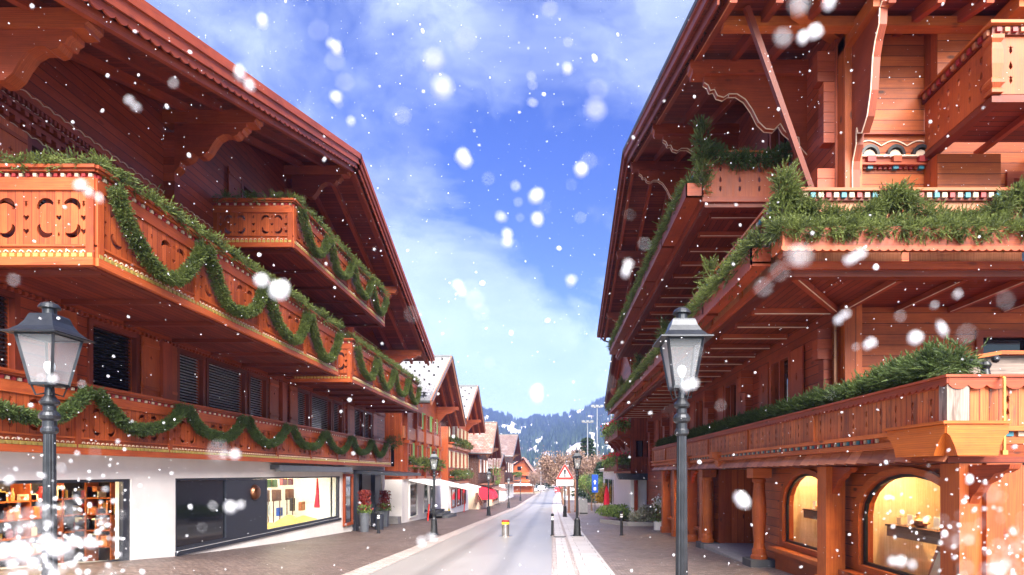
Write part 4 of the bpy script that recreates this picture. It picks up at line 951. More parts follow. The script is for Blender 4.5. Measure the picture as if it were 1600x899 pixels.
m_ = MB(); m_.box(RW+.7, RW+.75, YW+.3, 33.2, .3, 9.5); m_.box(RW+.8, 14, YW+.7, YW+.75, .3, 9.5); m_.build('dark_inside', 'goods_dark', chr_)
for a, b_ in doors:
    for c, d in ((.9, 2.75), (4.0, 5.7), (7.0, 8.7)):
        f = MB()
        for s0, s1, e0, e1 in ((a-.1, a+.03, c, d+.1), (b_-.03, b_+.1, c, d+.1), (a+.03, b_-.03, d-.03, d+.1), ((a+b_)/2-.03, (a+b_)/2+.03, c, d-.03)): f.box(RW-.05, RW+.06, s0, s1, e0, e1)
        wf = f.build('window', 'wood_red', chr_); p_ = MB(); p_.box(RW+.15, RW+.16, a, b_, c, d); p_.build('pane', 'pane_dark', wf)
        p_ = MB(); p_.box(RW+.12, RW+.14, a+.1, a+.45, c, c+(.9 if c < 1 else .6)); p_.build('curtain', 'curtain', wf)
        for y in (a-.78, b_+.14):
            s_ = MB(); s_.plate(rect(0, .62, 0, d-c+.05), [tulip(.31, (d-c)*.68, .17), tulip(.31, (d-c)*.3, .14)], (RW-.07, y, c), (0, 1, 0), (0, 0, 1), (.035, 0, 0), vert=True); s_.build('shutter', 'wood_red', chr_)
for x0, x1, c, d in ((8.4, 9.5, 1.0, 2.7), (9.0, 10.2, 4.1, 5.8), (9.2, 10.2, 6.9, 8.2)):
    f = MB(); f.plate(rect(x0-.1, x1+.1, c-.1, d+.1), [rect(x0+.03, x1-.03, c+.03, d-.03)], (0, YW-.05, 0), (1, 0, 0), (0, 0, 1), (0, .09, 0)); wf = f.build('window', 'wood_red', chr_)
    p_ = MB(); p_.box(x0, x1, YW+.15, YW+.16, c, d); p_.build('pane', 'pane_dark', wf)
# corner log ends, cross walls between bays
m_ = MB()
for y in (YW+.12, 16, 19.8, 23.6, 27.4, 31.5):
    for z0, z1 in ((.25, 3.0), (3.4, 6.0), (6.5, 8.4)):
        m_.cut()
        for j in range(int((z1-z0)/.2)):
            e_ = .34 if j > (z1-z0)/.2-4 else .22
            m_.box(RW-e_, RW-.002, y-.11, y+.11, z0+j*.2, z0+j*.2+.19)
m_.build('log_end', 'wood_red', chr_)
m_ = MB(); m_.box(RW+.05, RW+.38, YW-.28, YW-.002, .25, 8.4)
m_.plate(rect(7.3, 8.5, 3.3, 6.05), [], (0, 10.9, 0), (1, 0, 0), (0, 0, 1), (0, .39, 0)); m_.plate(rect(7.3, 8.45, 7.4, 8.9), [], (0, 10.9, 0), (1, 0, 0), (0, 0, 1), (0, .39, 0)); m_.build('wall_bay', 'wood_orange_plank', chr_)
m_ = MB(); m_.tube([(RW-.06, YW-.12, .5), (RW-.06, YW-.12, 3.05)], .05); m_.build('downpipe', 'copper', chr_)
# carved frieze on end wall
def frieze(o_, u, nv, L_, par):
    o_ = V3(*o_); u = V3(*u); nv = V3(*nv); f = MB(); k = int(L_/.42)
    def bx(a, b_, z0, z1, p0, p1, mi):
        P = [o_+u*a+nv*p0, o_+u*b_+nv*p0, o_+u*b_+nv*p1, o_+u*a+nv*p1]; f.hexa([p+V3(0, 0, z0) for p in P]+[p+V3(0, 0, z1) for p in P], mi)
    bx(0, L_, .62, .66, .001, .07, 1); bx(0, L_, .0, .04, .001, .12, 1); bx(0, L_, .17, .20, .001, .10, 2); bx(0, L_, .041, .169, .001, .05, 1)
    for j in range(k):
        c = L_*(j+.5)/k; w_ = L_/k
        arc = [(math.cos(t)*w_*.36, math.sin(t)*w_*.40) for t in np.linspace(0, PI, 9)]+[(math.cos(t)*w_*.26, math.sin(t)*w_*.28) for t in np.linspace(PI, 0, 8)]
        f.prism(arc, o_+u*c+nv*.10+V3(0, 0, .21), u, (0, 0, 1), -nv*.09, 3); f.prism([(math.cos(t)*w_*.24, math.sin(t)*w_*.26) for t in np.linspace(0, PI, 7)], o_+u*c+nv*.05+V3(0, 0, .20), u, (0, 0, 1), -nv*.04, 2)
        bx(c-w_*.16, c+w_*.16, .05, .165, .06, .14, 1 if j % 2 else 5); bx(c-w_*.1, c+w_*.1, -.06, -.001, .001, .08, 4)
        pts = [(c-w_*.5+w_*t, .42+.10*abs(math.sin(PI*t))) for t in np.linspace(0, 1, 9)]
        for (a, z), (a2, z2) in zip(pts[:-1], pts[1:]): f.beam(o_+u*a+nv*.012+V3(0, 0, z), o_+u*a2+nv*.012+V3(0, 0, z2), .02, .018, 2, up=tuple(nv))
    dentils(f, o_+V3(0, 0, -.05), o_+u*L_+V3(0, 0, -.05), nv, .05, .10, .05, (5, 1), .6)
    f.build('carved_frieze', ['wood_orange', 'wood_red', 'edge_cream', 'black_metal', 'dentil_teal', 'dentil_red'], par)
frieze((RW+.40, YW, 6.0), (1, 0, 0), (0, -1, 0), 1.5, chr_); frieze((RW, YW+.35, 4.6), (0, 1, 0), (-1, 0, 0), 1.9, chr_)
# --- upper balconies of the right chalet
def rbalcony(lab, X, Y, YE_, zb, zt, XR, bays_y, bays_x, colr, boxes=True, endf=True):
    s_ = MB(); s_.box(X+.05, RW-.002, Y+.05, YE_, zb+.06, zb+.14)
    if XR > RW+1: s_.box(RW-.001, XR, Y+.05, YW-.002, zb+.06, zb+.14)
    bal = s_.build('balcony', 'wood_soffit', chr_, lab)
    rb = MB(); n_ = max(3, int((YE_-Y-2.3)/1.05))
    for j in range(n_):
        y = (YW if XR > RW+1 else Y+.6)+.1+j*1.05; rb.cut()
        if y < YE_-.2: rb.box(X+.3, RW-.05, y-.05, y+.05, zb-.06, zb+.058); rb.box(X+.34, RW-.07, y-.054, y-.050, zb-.064, zb-.045, 1)
    if XR > RW+1:
        rb.cut(); rb.beam((X+.3, Y+.3, zb), (RW, YW, zb), .12, .11); rb.beam((X+.36, Y+.30, zb-.055), (RW-.02, YW-.1, zb-.055), .02, .012, 1)
        x = RW+.15
        while x < XR-.4: rb.cut(); rb.beam((x+.0, YW-.02, zb), (x+.0, Y+.35, zb), .10, .11); rb.beam((x-.055, YW-.1, zb-.055), (x-.055, Y+.40, zb-.055), .012, .014, 1); x += 1.05
    rb.build('joist', ['wood_red', 'edge_cream'], bal)
    m_ = MB()
    if XR > X+.5:
        sidebox(m_, -.0, .16, zb-.10, zb+.0, None, YE_, 1, X, Y, XR); sidebox(m_, -.06, .10, zb+.001, zb+.12, None, YE_, 0, X, Y, XR)
    m_.build('fascia', ['wood_beam_dark', 'wood_red'][::-1] if 0 else ['wood_red', 'wood_beam_dark'], bal)
    ph0, ph1 = zb+.12, zt-.17
    for a, b_ in zip(bays_y[:-1], bays_y[1:]): put(rpanel(b_-a-.14, ph1-ph0, colr, .5, 1), bal, (X+.03, a+.07, ph0))
    for a in bays_y[1:]: m_ = MB(); m_.box(X-.0, X+.10, a-.06, a+.06, ph0, ph1); m_.build('post', 'wood_orange', bal)
    for a, b_ in zip(bays_x[:-1], bays_x[1:]):
        ob = put(rpanel(b_-a-.14, ph1-ph0, colr, .42, 1), bal, (a+.07, Y+.03, ph0), -PI/2); ob.scale.x = -1
    # turned corner post
    m_ = MB(); H_ = ph1-ph0; pf = [(.11, 0), (.12, .06), (.09, .10), (.13, .16), (.12, .24), (.085, .30), (.11, .5), (.115, .75), (.09, .88), (.12, .93), (.12, 1)]
    m_.lathe([(a*1.15, b_*H_) for a, b_ in pf], (X+.06, Y+.06, ph0), 4, rot=PI/4, sm=False); m_.build('corner_post', 'wood_panel', bal)
    r_ = MB(); sidebox(r_, -.09, .12, zt-.045, zt, None, YE_, 0, X, Y, XR); sidebox(r_, -.02, .08, zt-.17, zt-.046, None, YE_, 1, X, Y, XR); r_.build('handrail', ['wood_orange', 'wood_beam_dark'], bal)
    d_ = MB(); dentils(d_, (X-.02, Y, zt-.14), (X-.02, YE_, zt-.14), (-1, 0, 0), .075, .12, .045, (0, 1, 0, 2), .62)
    if XR > X+.5: dentils(d_, (X, Y-.02, zt-.14), (XR, Y-.02, zt-.14), (0, -1, 0), .075, .12, .045, (0, 1, 0, 2), .62)
    d_.build('painted_band', ['dentil_white', 'dentil_red', 'dentil_teal'], bal)
    return bal
b2 = rbalcony('broad middle balcony wrapping the corner of the right chalet', 3.66, 9.07, 33.6, 3.20, 4.46, 12.5, list(np.linspace(9.15, 33.5, 13)), [3.74, 5.6, 7.5, 9.4, 11.3], 'wood_pale')
b3 = rbalcony('upper side balcony of the right chalet', 3.5, 13.2, 31.0, 6.20, 7.36, RW-.01, list(np.linspace(13.28, 30.9, 9)), [3.58, RW-.05], 'wood_panel')
# balcony at the upper right corner
s_ = MB(); s_.box(7.32, 12.5, 9.55, YW-.41, 6.26, 6.34); b4 = s_.build('balcony', 'wood_soffit', chr_, 'balcony at the upper right with tulip cut-outs')
m_ = MB(); sidebox(m_, -.04, .14, 6.10, 6.2, None, YW-.01, 0, 7.27, 9.5, 12.5); sidebox(m_, .02, .16, 6.201, 6.26, None, YW-.01, 0, 7.27, 9.5, 12.5); m_.build('fascia', 'wood_beam_dark', b4)
m_ = MB()
for x in (8.2, 9.3, 10.4): m_.cut(); m_.box(x, x+.1, 9.7, 11.2, 6.15, 6.255)
m_.beam((7.45, 9.7, 6.18), (7.45, 11.2, 6.18), .03, .03, 1); m_.build('joist', ['wood_red', 'edge_cream'], b4)
put(rpanel(1.62, .95, 'wood_panel', .27, 1), b4, (7.29, 9.64, 6.27)); ob = put(rpanel(4.6, .95, 'wood_panel', .34, 1), b4, (7.41, 9.52, 6.27), -PI/2); ob.scale.x = -1
m_ = MB(); pf = [(.12, 0), (.12, .05), (.08, .10), (.14, .16), (.14, .22), (.09, .28), (.12, .5), (.12, .75), (.09, .88), (.13, .93), (.13, 1)]; m_.lathe([(a*1.15, b_*.95) for a, b_ in pf], (7.33, 9.56, 6.27), 4, rot=PI/4, sm=False); m_.build('corner_post', 'wood_panel', b4)
m_ = MB(); sidebox(m_, -.09, .12, 7.37, 7.42, None, YW-.01, 0, 7.27, 9.5, 12.5); sidebox(m_, -.02, .08, 7.225, 7.369, None, YW-.01, 1, 7.27, 9.5, 12.5); m_.build('handrail', ['wood_orange', 'wood_beam_dark'], b4)
d_ = MB(); dentils(d_, (7.25, 9.5, 7.25), (7.25, YW-.1, 7.25), (-1, 0, 0), .09, .13, .05, (0, 1), .6); dentils(d_, (7.27, 9.48, 7.25), (12, 9.48, 7.25), (0, -1, 0), .07, .13, .04, (1, 0, 1, 0, 2, 0), .6); d_.build('painted_band', ['wood_pale', 'dentil_red', 'dentil_teal'], b4)
# flower boxes along the balconies
def fbox(y0, y1, X, z, nseg, par):
    for j in range(nseg):
        a = y0+(y1-y0)*j/nseg+.04; b_ = y0+(y1-y0)*(j+1)/nseg-.04; m_ = MB(); m_.box(X-.30, X-.10, a, b_, z, z+.24); m_.build('flower_box', 'wood_red', par)
m_ = MB(); m_.box(3.45, 12.5, 8.55, 8.96, 3.44, 3.47); m_.box(3.45, 12.5, 8.53, 8.56, 3.36, 3.66); m_.box(3.42, 3.45, 8.53, 8.96, 3.36, 3.66); scallop(m_, (3.4, 8.52, 3.37), (12.5, 8.52, 3.37), .05, .12, (0, .02, 0)); m_.build('flower_box', 'wood_panel', b2)
m_ = MB()
ys_ = np.linspace(9.3, 33, 9)
for a, b_ in zip(ys_[:-1], ys_[1:]): m_.cut(); m_.box(3.22, 3.25, a+.03, b_-.03, 3.36, 3.66); m_.box(3.25, 3.55, a+.03, b_-.03, 3.40, 3.43); m_.box(3.22, 3.55, a+.03, a+.06, 3.36, 3.66)
scallop(m_, (3.205, 9.3, 3.37), (3.205, 33, 3.37), .05, .12, (.02, 0, 0)); m_.build('flower_box', 'wood_red', b2)
m_ = MB(); ys_ = np.linspace(13.1, 30.6, 7)
for a, b_ in zip(ys_[:-1], ys_[1:]): m_.cut(); m_.box(3.06, 3.09, a+.03, b_-.03, 6.30, 6.62); m_.box(3.09, 3.42, a+.03, b_-.03, 6.30, 6.33); m_.box(3.06, 3.42, a+.03, a+.06, 6.30, 6.62)
m_.build('flower_box', 'wood_red', b3)
# --- right roof
xo, xi = 2.75, 22
A = [(9.9, rroof(9.9)), (21.9, 12.17), (34.2, rroof(34.2)), (34.2, rroof(34.2)-.10), (21.9, 12.06), (9.9, rroof(9.9)-.10)]
m_ = MB(); m_.prism([(a, b_+.12) for a, b_ in A], (xo-.06, 0, 0), (0, 1, 0), (0, 0, 1), (xi-xo, 0, 0)); m_.build('roof', 'roof_dark', chr_)
m_ = MB()
for ya, yb in ((9.9, 21.9), (21.9, 34.2)):
    za, zb = rroof(ya)-.14, rroof(yb)-.14; L_ = math.hypot(yb-ya, zb-za)
    m_.face([(xo+.02, ya, za), (xi, ya, za), (xi, yb, zb), (xo+.02, yb, zb)][::-1], [(xo, L_), (xi, L_), (xi, 0), (xo, 0)], .5)
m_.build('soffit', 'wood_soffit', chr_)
m_ = MB()
for x in (3.15, 3.95, 4.75):
    for ya, yb in ((9.95, 21.9), (21.9, 34.15)):
        m_.cut(); m_.beam((x, ya, rroof(ya)-.25), (x, yb, rroof(yb)-.25), .13, .20)
        if x < 3.5: m_.beam((x-.06, ya, rroof(ya)-.352), (x-.06, yb, rroof(yb)-.352), .02, .012, 1)
x = 5.9
while x < 14: m_.cut(); m_.beam((x, 9.95, rroof(9.95)-.25), (x, 15, rroof(15)-.25), .13, .20); x += .85
m_.build('rafter', ['wood_red', 'wood_pale'], chr_)
for ya, yb in ((9.9, 21.92), (21.88, 34.2)):
    m_ = MB(); d = V3(0, yb-ya, rroof(yb)-rroof(ya)).normalized(); upv = d.cross(V3(1, 0, 0)); upv = upv if upv.z > 0 else -upv
    a, b_ = V3(xo, ya, rroof(ya)+.12), V3(xo, yb, rroof(yb)+.12)
    for x0, h0, h1 in ((.0, .0, .30), (-.045, -.02, .14), (.13, .26, .46)):
        P = [p+V3(x0, 0, 0) for p in (a-upv*h1, b_-upv*h1, b_-upv*h0, a-upv*h0)]; m_.hexa(P+[p+V3(.04, 0, 0) for p in P])
    m_.build('verge_board', 'wood_red', chr_)
m_ = MB(); m_.box(xo-.06, 20, 34.2, 34.23, rroof(34.2)-.12, rroof(34.2)+.13); m_.box(xo-.06, 20, 9.87, 9.899, rroof(9.9)-.14, rroof(9.9)+.13); m_.build('eave_board', 'wood_red', chr_)
m_ = MB(); m_.tube([(2.7, 34.33, rroof(34.2)), (16, 34.33, rroof(34.2))], .075); m_.tube([(2.9, 34.33, rroof(34.2)-.05), (3.1, 34.25, rroof(34.2)-.3), (RW+.0, 33.45, 7.0), (RW+.0, 33.45, 3.5)], .05); m_.build('gutter', 'gutter', chr_)
m_ = MB()
for ya, yb in ((10.2, 21.6), (22.2, 33.8)):
    for j in range(150):
        t = random.random(); y = ya+(yb-ya)*t; p = V3(3.03, y, rroof(y)-.30); m_.beam(p, p+V3(random.uniform(-.08, .02), random.uniform(-.08, .08), random.uniform(.0, .06)), .008, .008)
m_.build('bird_spikes', 'black_metal', chr_)
for y in (12.6, 17.2, 21.9, 26.7, 31.4):
    z = rroof(y)-.36; m_ = MB(); m_.prism([(0, .0), (0, -.16), (.05, -.20), (.05, -.30), (3.1, -.30), (3.1, 0)], (3.0, y-.14, z), (1, 0, 0), (0, 0, 1), (0, .28, 0)); pl_ = m_.build('purlin', 'wood_red', chr_)
    m_ = MB(); scroll_console(m_, 3.32, RW-.002, z-.31, 1.9 if y < 31 else 1.0, y, .12, 'x', 0, 2); m_.build('bracket', ['wood_red', 'edge_cream'], pl_)
# purlins running toward the viewer, big carved bracket in front of the corner, diagonal strut
m_ = MB()
for x in (5.75, 8.3, 11): m_.cut(); m_.box(x-.14, x+.14, 10.05, YW+.1, 8.15, 8.42)
m_.cut(); m_.beam((4.4, 10.4, 8.40), (8.8, 14.0, 9.35), .2, .24); m_.cut(); m_.box(3.2, 12, 10.7, 10.9, 8.32, 8.5); m_.build('purlin', 'wood_orange', chr_)
m_ = MB(); m_.prism([(0, 0), (0, -.10), (.08, -.16), (.10, -.42), (.22, -.62), (.30, -.85), (.36, -1.4), (.48, -1.8), (.66, -2.0), (.80, -1.92), (.84, -1.8), (.86, -2.1), (.98, -2.35), (1.0, -2.5), (.99, -3.1), (1.3, -3.3), (1.3, 0)], (RW+.18, 10.0, 8.3), (0, 1, 0), (0, 0, 1), (.14, 0, 0), 0, 0)
bq = [(.0, -.10), (.08, -.16), (.10, -.42), (.22, -.62), (.30, -.85), (.36, -1.4), (.48, -1.8), (.66, -2.0), (.80, -1.92), (.84, -1.8), (.86, -2.1), (.98, -2.35), (1.0, -2.5), (.99, -3.1)]
for (a, b_), (c, d) in zip(bq[:-1], bq[1:]): m_.beam((RW+.175, 10+a-.004, 8.3+b_), (RW+.175, 10+c-.004, 8.3+d), .022, .016, 1, up=(1, 0, 0))
m_.build('bracket', ['wood_red', 'edge_cream'], chr_)
m_ = MB(); m_.beam((3.55, 10.5, 8.5), (RW-.12, YW-.15, 4.3), .10, .10, up=(0, 1, 0)); m_.build('diagonal_strut', 'wood_beam_dark', chr_)
# --- fir boughs and garlands, right
def bough(name, pts, rad, dens, L, lab, base, m_='fir', up=.3, sq=(1, .8), grp='fir boughs on balcony rails', extra=[], K=12, along=.8, w=.055):
    return arr_thing(name, [bough_arrays(pts, rad, dens, L, up, sq, along, K, w)]+extra, [m_], lab, 'fir boughs' if name == 'fir_boughs' else 'garland', base, grp)
def peak(p, h_, n, L=.2): return bough_arrays([p, (p[0], p[1], p[2]+h_)], .07, n, L, up=1.4, K=11, along=.2)
bough('fir_boughs', [(4.95, 7.3, 1.32), (4.98, 10, 1.30), (5.0, 26.5, 1.28)], .20, 1300, .15, 'long dense row of dark fir boughs along the low weathered terrace rail', (4.95, 16, 1.2), 'fir_dark', up=.25, extra=[bough_arrays([(4.95, 6.95, 1.34), (5.0, 8.6, 1.36)], .24, 1500, .17, up=.2, sq=(1, .8))])
bough('fir_boughs', [(3.33, 8.70, 3.66), (12, 8.70, 3.62)], .14, 1600, .14, 'fir boughs filling the flower box on the front of the middle balcony', (7, 8.72, 3.5), up=.0, sq=(1, .8), extra=[bough_arrays([(3.33, 8.52, 3.60), (12, 8.52, 3.60)], .09, 700, .13, up=-.2, K=10)])
fr_ = []; pass
pX = [3.6, 6.25, 7.75, 9.6]
for a, b_, sg in ((3.68, 5.35, .42), (5.35, 7.3, .46), (7.3, 9.8, .5)): fr_.append(bough_arrays(garland_swag((a, 8.95, 4.38), (b_, 8.95, 4.38), sg), .12, 1300, .13, up=.0, K=11))
fr_ += [peak((3.62, 8.97, 4.45), .22, 260), bough_arrays([(3.64, 8.93, 4.55), (3.55, 8.93, 3.7)], .17, 900, .15, up=-.1), peak((5.35, 8.95, 4.34), .08, 300, .14), peak((7.35, 8.95, 4.34), .10, 260, .14)]
fr_.append(bough_arrays(garland_swag((3.68, 8.98, 4.33), (5.35, 8.98, 4.33), .42), .05, 500, .08, K=5, w=.2))
arr_thing('fir_garland', fr_, ['fir'], 'thick fir garland looped along the front rail of the middle balcony', 'garland', (6, 8.95, 4.2), 'fir garlands on the right chalet')
sd_ = [bough_arrays([(3.36, 9.2, 3.70), (3.36, 32.8, 3.70)], .20, 900, .16, up=.2, sq=(1, .8))]
for y in (12.9, 18, 23.5, 29): sd_ += [bough_arrays([(3.52, y, 3.7), (3.55, y, 4.5)], .13, 420, .2, up=.3), peak((3.55, y, 4.45), .25, 300)]
arr_thing('fir_boughs', sd_, ['fir'], 'fir boughs in the boxes along the street side of the middle balcony', 'fir boughs', (3.4, 21, 3.6), 'fir boughs on balcony rails')
sd_ = [bough_arrays([(3.2, 13.3, 6.68), (3.2, 30.4, 6.68)], .18, 800, .16, up=.2, sq=(1, .8)), bough_arrays([(3.42, 13.1, 6.5), (3.42, 13.1, 7.5)], .13, 520, .18, up=.4), peak((3.42, 13.1, 7.5), .42, 300)]
for y in (19, 25): sd_ += [bough_arrays([(3.4, y, 6.7), (3.42, y, 7.4)], .12, 360, .18, up=.3), peak((3.42, y, 7.4), .25, 260)]
arr_thing('fir_boughs', sd_, ['fir'], 'fir boughs in the boxes along the upper side balcony of the right chalet', 'fir boughs', (3.3, 21, 6.6), 'fir boughs on balcony rails')
arr_thing('fir_garland', [bough_arrays(garland_swag((3.5, 13.12, 7.42), (5.5, 13.12, 7.42), .30), .12, 700, .16, up=.1)], ['fir_dark'], 'dark fir garland sagging across the near end of the upper side balcony', 'garland', (4.5, 13.1, 7.2), 'fir garlands on the right chalet')
# ---------------------------------------------------------------- NEIGHBOURING HOUSES
def house(label, XV, y_r, z_r, y0, z0, y1, z1, XWall, ya, yb, zg, zw, roofm, wallm, side=-1, depth=12, base='plaster', trim='wood_red', guard=False, zb=None, fr=False):
    # chalet whose gable faces the street; XV verge plane, ridge (y_r, z_r), eaves (y0, z0), (y1, z1)
    s = side; h = thing('chalet', label, 'chalet', (XWall, (ya+yb)/2, zg)); xi = XWall+s*depth
    ls = lambda y: z_r-(y_r-y)*(z_r-z0)/(y_r-y0) if y < y_r else z_r-(y-y_r)*(z_r-z1)/(y1-y_r)
    for (a, za, b_, zb_) in ((y0, z0, y_r, z_r), (y_r, z_r, y1, z1)):
        m = MB(); L_ = math.hypot(b_-a, zb_-za)
        P = [(XV, a, za), (xi, a, za), (xi, b_, zb_), (XV, b_, zb_)]; uv = [(XV, 0 if a == y0 else L_), (xi, 0 if a == y0 else L_), (xi, L_ if a == y0 else 0), (XV, L_ if a == y0 else 0)]
        if s < 0: P = P[::-1]; uv = uv[::-1]
        P = [Vector(p) for p in P]; n = (P[1]-P[0]).cross(P[2]-P[0]); n = n.normalized()*(1 if n.z > 0 else -1)
        if (P[1]-P[0]).cross(P[2]-P[0]).z < 0: P = P[::-1]; uv = uv[::-1]
        m.face(P, uv, .5, 0); m.face([p-V3(0, 0, .16) for p in P][::-1], [(v, u) for u, v in uv][::-1], .5, 1)
        for i in range(4): m.face([P[i], P[(i+1) % 4], P[(i+1) % 4]-V3(0, 0, .16), P[i]-V3(0, 0, .16)], None, .5, 1)
        ro = m.build('roof', [roofm, 'wood_soffit'], h)
        m = MB(); m.beam((XV-s*.03, a, za-.10), (XV-s*.03, b_, zb_-.10), .06, .30, 1); m.beam((XV-s*.07, a, za+.04), (XV-s*.07, b_, zb_+.04), .10, .05, 0); m.build('verge_board', ['gutter', 'wood_pale' if trim == 'wood_panel' else 'wood_brown_trim'], ro)
        m = MB()
        for x in (XV+s*.5, XV+s*1.1): m.cut(); m.beam((x, a, za-.26), (x, b_, zb_-.26), .12, .16)
        m.build('rafter', trim, ro)
        if guard and a == y0:
            m = MB(); k = 0
            for i in range(9):
                for j in range(int((depth+2)/.9)):
                    t = .12+.1*i; x = XV+s*(.5+j*.9+(.45 if i % 2 else 0)); y = a+(b_-a)*t; z = za+(zb_-za)*t; m.box(x-.05, x+.05, y-.08, y+.02, z+.01, z+.11)
            m.build('snow_hook', 'black_metal', ro)
            m = MB()
            for z in (.12, .3): m.tube([(XV+s*.3, a+.45, za+.25+z), (xi, a+.45, za+.25+z)], .025)
            for j in range(10): x = XV+s*(.5+j*1.3); m.beam((x, a+.45, za+.2), (x, a+.45, za+.6), .04, .04, up=(0, 1, 0))
            m.build('snow_rail', 'black_metal', ro)
    m = MB(); m.box(XV, xi, y_r-.12, y_r+.12, z_r-.02, z_r+.10); m.build('ridge_cap', 'gutter', h)
    m = MB(); m.tube([(XV, y0-.05, z0-.02), (xi, y0-.05, z0-.02)], .08); m.build('gutter', 'gutter', h)
    zb = zg+2.6 if zb is None else zb
    m = MB()
    A = [(ya, zb), (yb, zb), (yb, ls(yb)-.2), (y_r, z_r-.25), (ya, ls(ya)-.2)]
    m.prism(A, (XWall, 0, 0), (0, 1, 0), (0, 0, 1), (s*(depth-1), 0, 0)); m.build('timber_wall', wallm, h)
    m = MB(); m.box(XWall-s*.02, XWall+s*(depth-1), ya-.02, yb+.02, zg-1.5, zb); m.build('wall', base, h)
    for y, zz in ((y_r, z_r), (y0+(y_r-y0)*.35, None), (y1-(y1-y_r)*.35, None), ((y0+y_r)/2+.5, None)):
        z = ls(y)-.3; m = MB(); m.box(XV+s*.15, XWall, y-.13, y+.13, z-.26, z); L_ = abs(XWall-XV)*.8
        m.prism([(0, 0), (-s*L_, 0), (-s*L_*.8, -.2), (-s*L_*.5, -.3), (-s*L_*.3, -.65), (0, -1.1)], (XWall, y-.1, z-.26), (1, 0, 0), (0, 0, 1), (0, .2, 0)); m.build('purlin', trim, h)
    return h
def hwin(h, X, s, y0, y1, z0, z1, fm='wood_panel', shut=None, pane='pane_dark', bars=1):
    m = MB(); x0 = X-s*.02; x1 = X-s*.09; w_ = .07
    m.box(x0, x1, y0, y0+w_, z0, z1); m.box(x0, x1, y1-w_, y1, z0, z1); m.box(x0, x1, y0+w_, y1-w_, z0, z0+w_); m.box(x0, x1, y0+w_, y1-w_, z1-w_, z1)
    for j in range(bars): y = y0+(y1-y0)*(j+1)/(bars+1); m.box(x0, x1, y-.03, y+.03, z0+w_, z1-w_)
    w = m.build('window', fm, h); m = MB(); m.box(X-s*.025, X-s*.04, y0+w_, y1-w_, z0+w_, z1-w_); m.build('pane', pane, w)
    if shut:
        for a, b_ in ((y0-.5, y0-.03), (y1+.03, y1+.5)):
            m = MB(); m.box(X-s*.03, X-s*.08, a, b_, z0-.02, z1+.02); m.box(X-s*.081, X-s*.10, a+.05, b_-.05, z0+.2, z0+.28); m.box(X-s*.081, X-s*.10, a+.05, b_-.05, z1-.28, z1-.2); m.build('shutter', shut, w)
def planter(h, X, s, y0, y1, z, lab, m_='fir', hh=.35, dn=110):
    m = MB(); m.box(X-s*.05, X-s*.4, y0, y1, z, z+.12); m.build('flower_box', 'wood_red', h)
    arr_thing('fir_boughs', [bough_arrays([(X-s*.25, y0+.1, z+.25), (X-s*.25, y1-.1, z+.25)], .24, dn, .26, up=.1, K=6, w=.16)], [m_], lab, 'fir boughs', (X-s*.25, (y0+y1)/2, z), 'fir boughs on the windows of the far chalets')
# left row, first
zg = g(-8, 36)
h = house('orange chalet with grey tiled roof and snow rail, next after the big left chalet', -6.8, 39, 7.9, 32.3, 4.05, 45.2, 3.85, -8.6, 33.0, 44.6, zg, -.05, 'tile_grey', 'wood_panel', trim='wood_panel', guard=True, zb=-.35)
X = -8.6
for y in (33.5, 36.0, 38.4, 41, 43.4):
    m = MB(); m.box(X+.003, X+.22, y, y+.22, -.3, 3.9); m.box(X+.003, X+.34, y-.05, y+.27, 1.75, 1.95); m.build('wall_post', 'wood_panel', h)
for z0, z1 in ((-.35, -.18), (2.05, 2.75)):
    m = MB(); m.box(X+.003, X+.12, 33.2, 44.4, z0, z1); m.build('carved_band', 'wood_pale', h)
for y0 in (34.3, 36.7, 39.3, 41.9): hwin(h, X, -1, y0, y0+1.0, .75, 1.85, shut='green_shutter')
for y0 in (36.6, 39.0, 41.4): hwin(h, X, -1, y0, y0+1.2, 2.95, 4.0, shut='green_shutter')
for y0, y1 in ((34.6, 36.6), (38.4, 39.9)): hwin(h, X, -1, y0, y1, -2.7, -.55, 'white_paint', bars=0)
hwin(h, X, -1, 40.6, 41.6, zg+.3, -.55, 'gutter', bars=0)
m = MB(); m.box(X-.7, X-.62, 33, 33.1, -3, 3); m.box(-9.8, X-.001, 32.2, 32.97, zg, zg+.5); m.build('stone_base', 'stone', h)
m = MB(); m.prism([(0, 0), (1.6, -.35), (1.6, -.28), (0, .10)], (X+.02, 34.3, -.42), (1, 0, 0), (0, 0, 1), (0, 4.6, 0)); m.prism([(0, 0), (1.9, -.45), (1.9, -.36), (0, .10)], (X+.02, 39.6, -.50), (1, 0, 0), (0, 0, 1), (0, 4.0, 0)); m.build('awning', 'white_paint', h)
planter(h, X, -1, 34, 43.8, .38, 'fir boughs under the green shuttered windows of the first orange chalet')
m = MB(); z_ = zg
for j in range(3): m.box(X-.02, X+1.5-j*.42, 39.6, 43.0-j*.15, z_-.3+j*.16, z_-.3+j*.16+.155+.15)
m.solo('entrance_steps', 'stone_dark', 'dark stone steps up to the white shop front beyond the first lamp', 'steps', (X, 41, z_-.2))
# link wall between the big chalet and this one
m = MB(); m.plate([(-12, -.2), (-8.65, -.2), (-8.65, 3.9), (-12, 3.9)], [rect(-9.6, -9.0, .4, 1.6)], (0, 32.9, 0), (1, 0, 0), (0, 0, 1), (0, .08, 0), vert=True); m.build('side_cladding', 'wood_panel_upright', h)
m = MB(); m.box(-9.6, -9.0, 32.95, 32.97, .4, 1.6); m.build('pane', 'pane_dark', h)
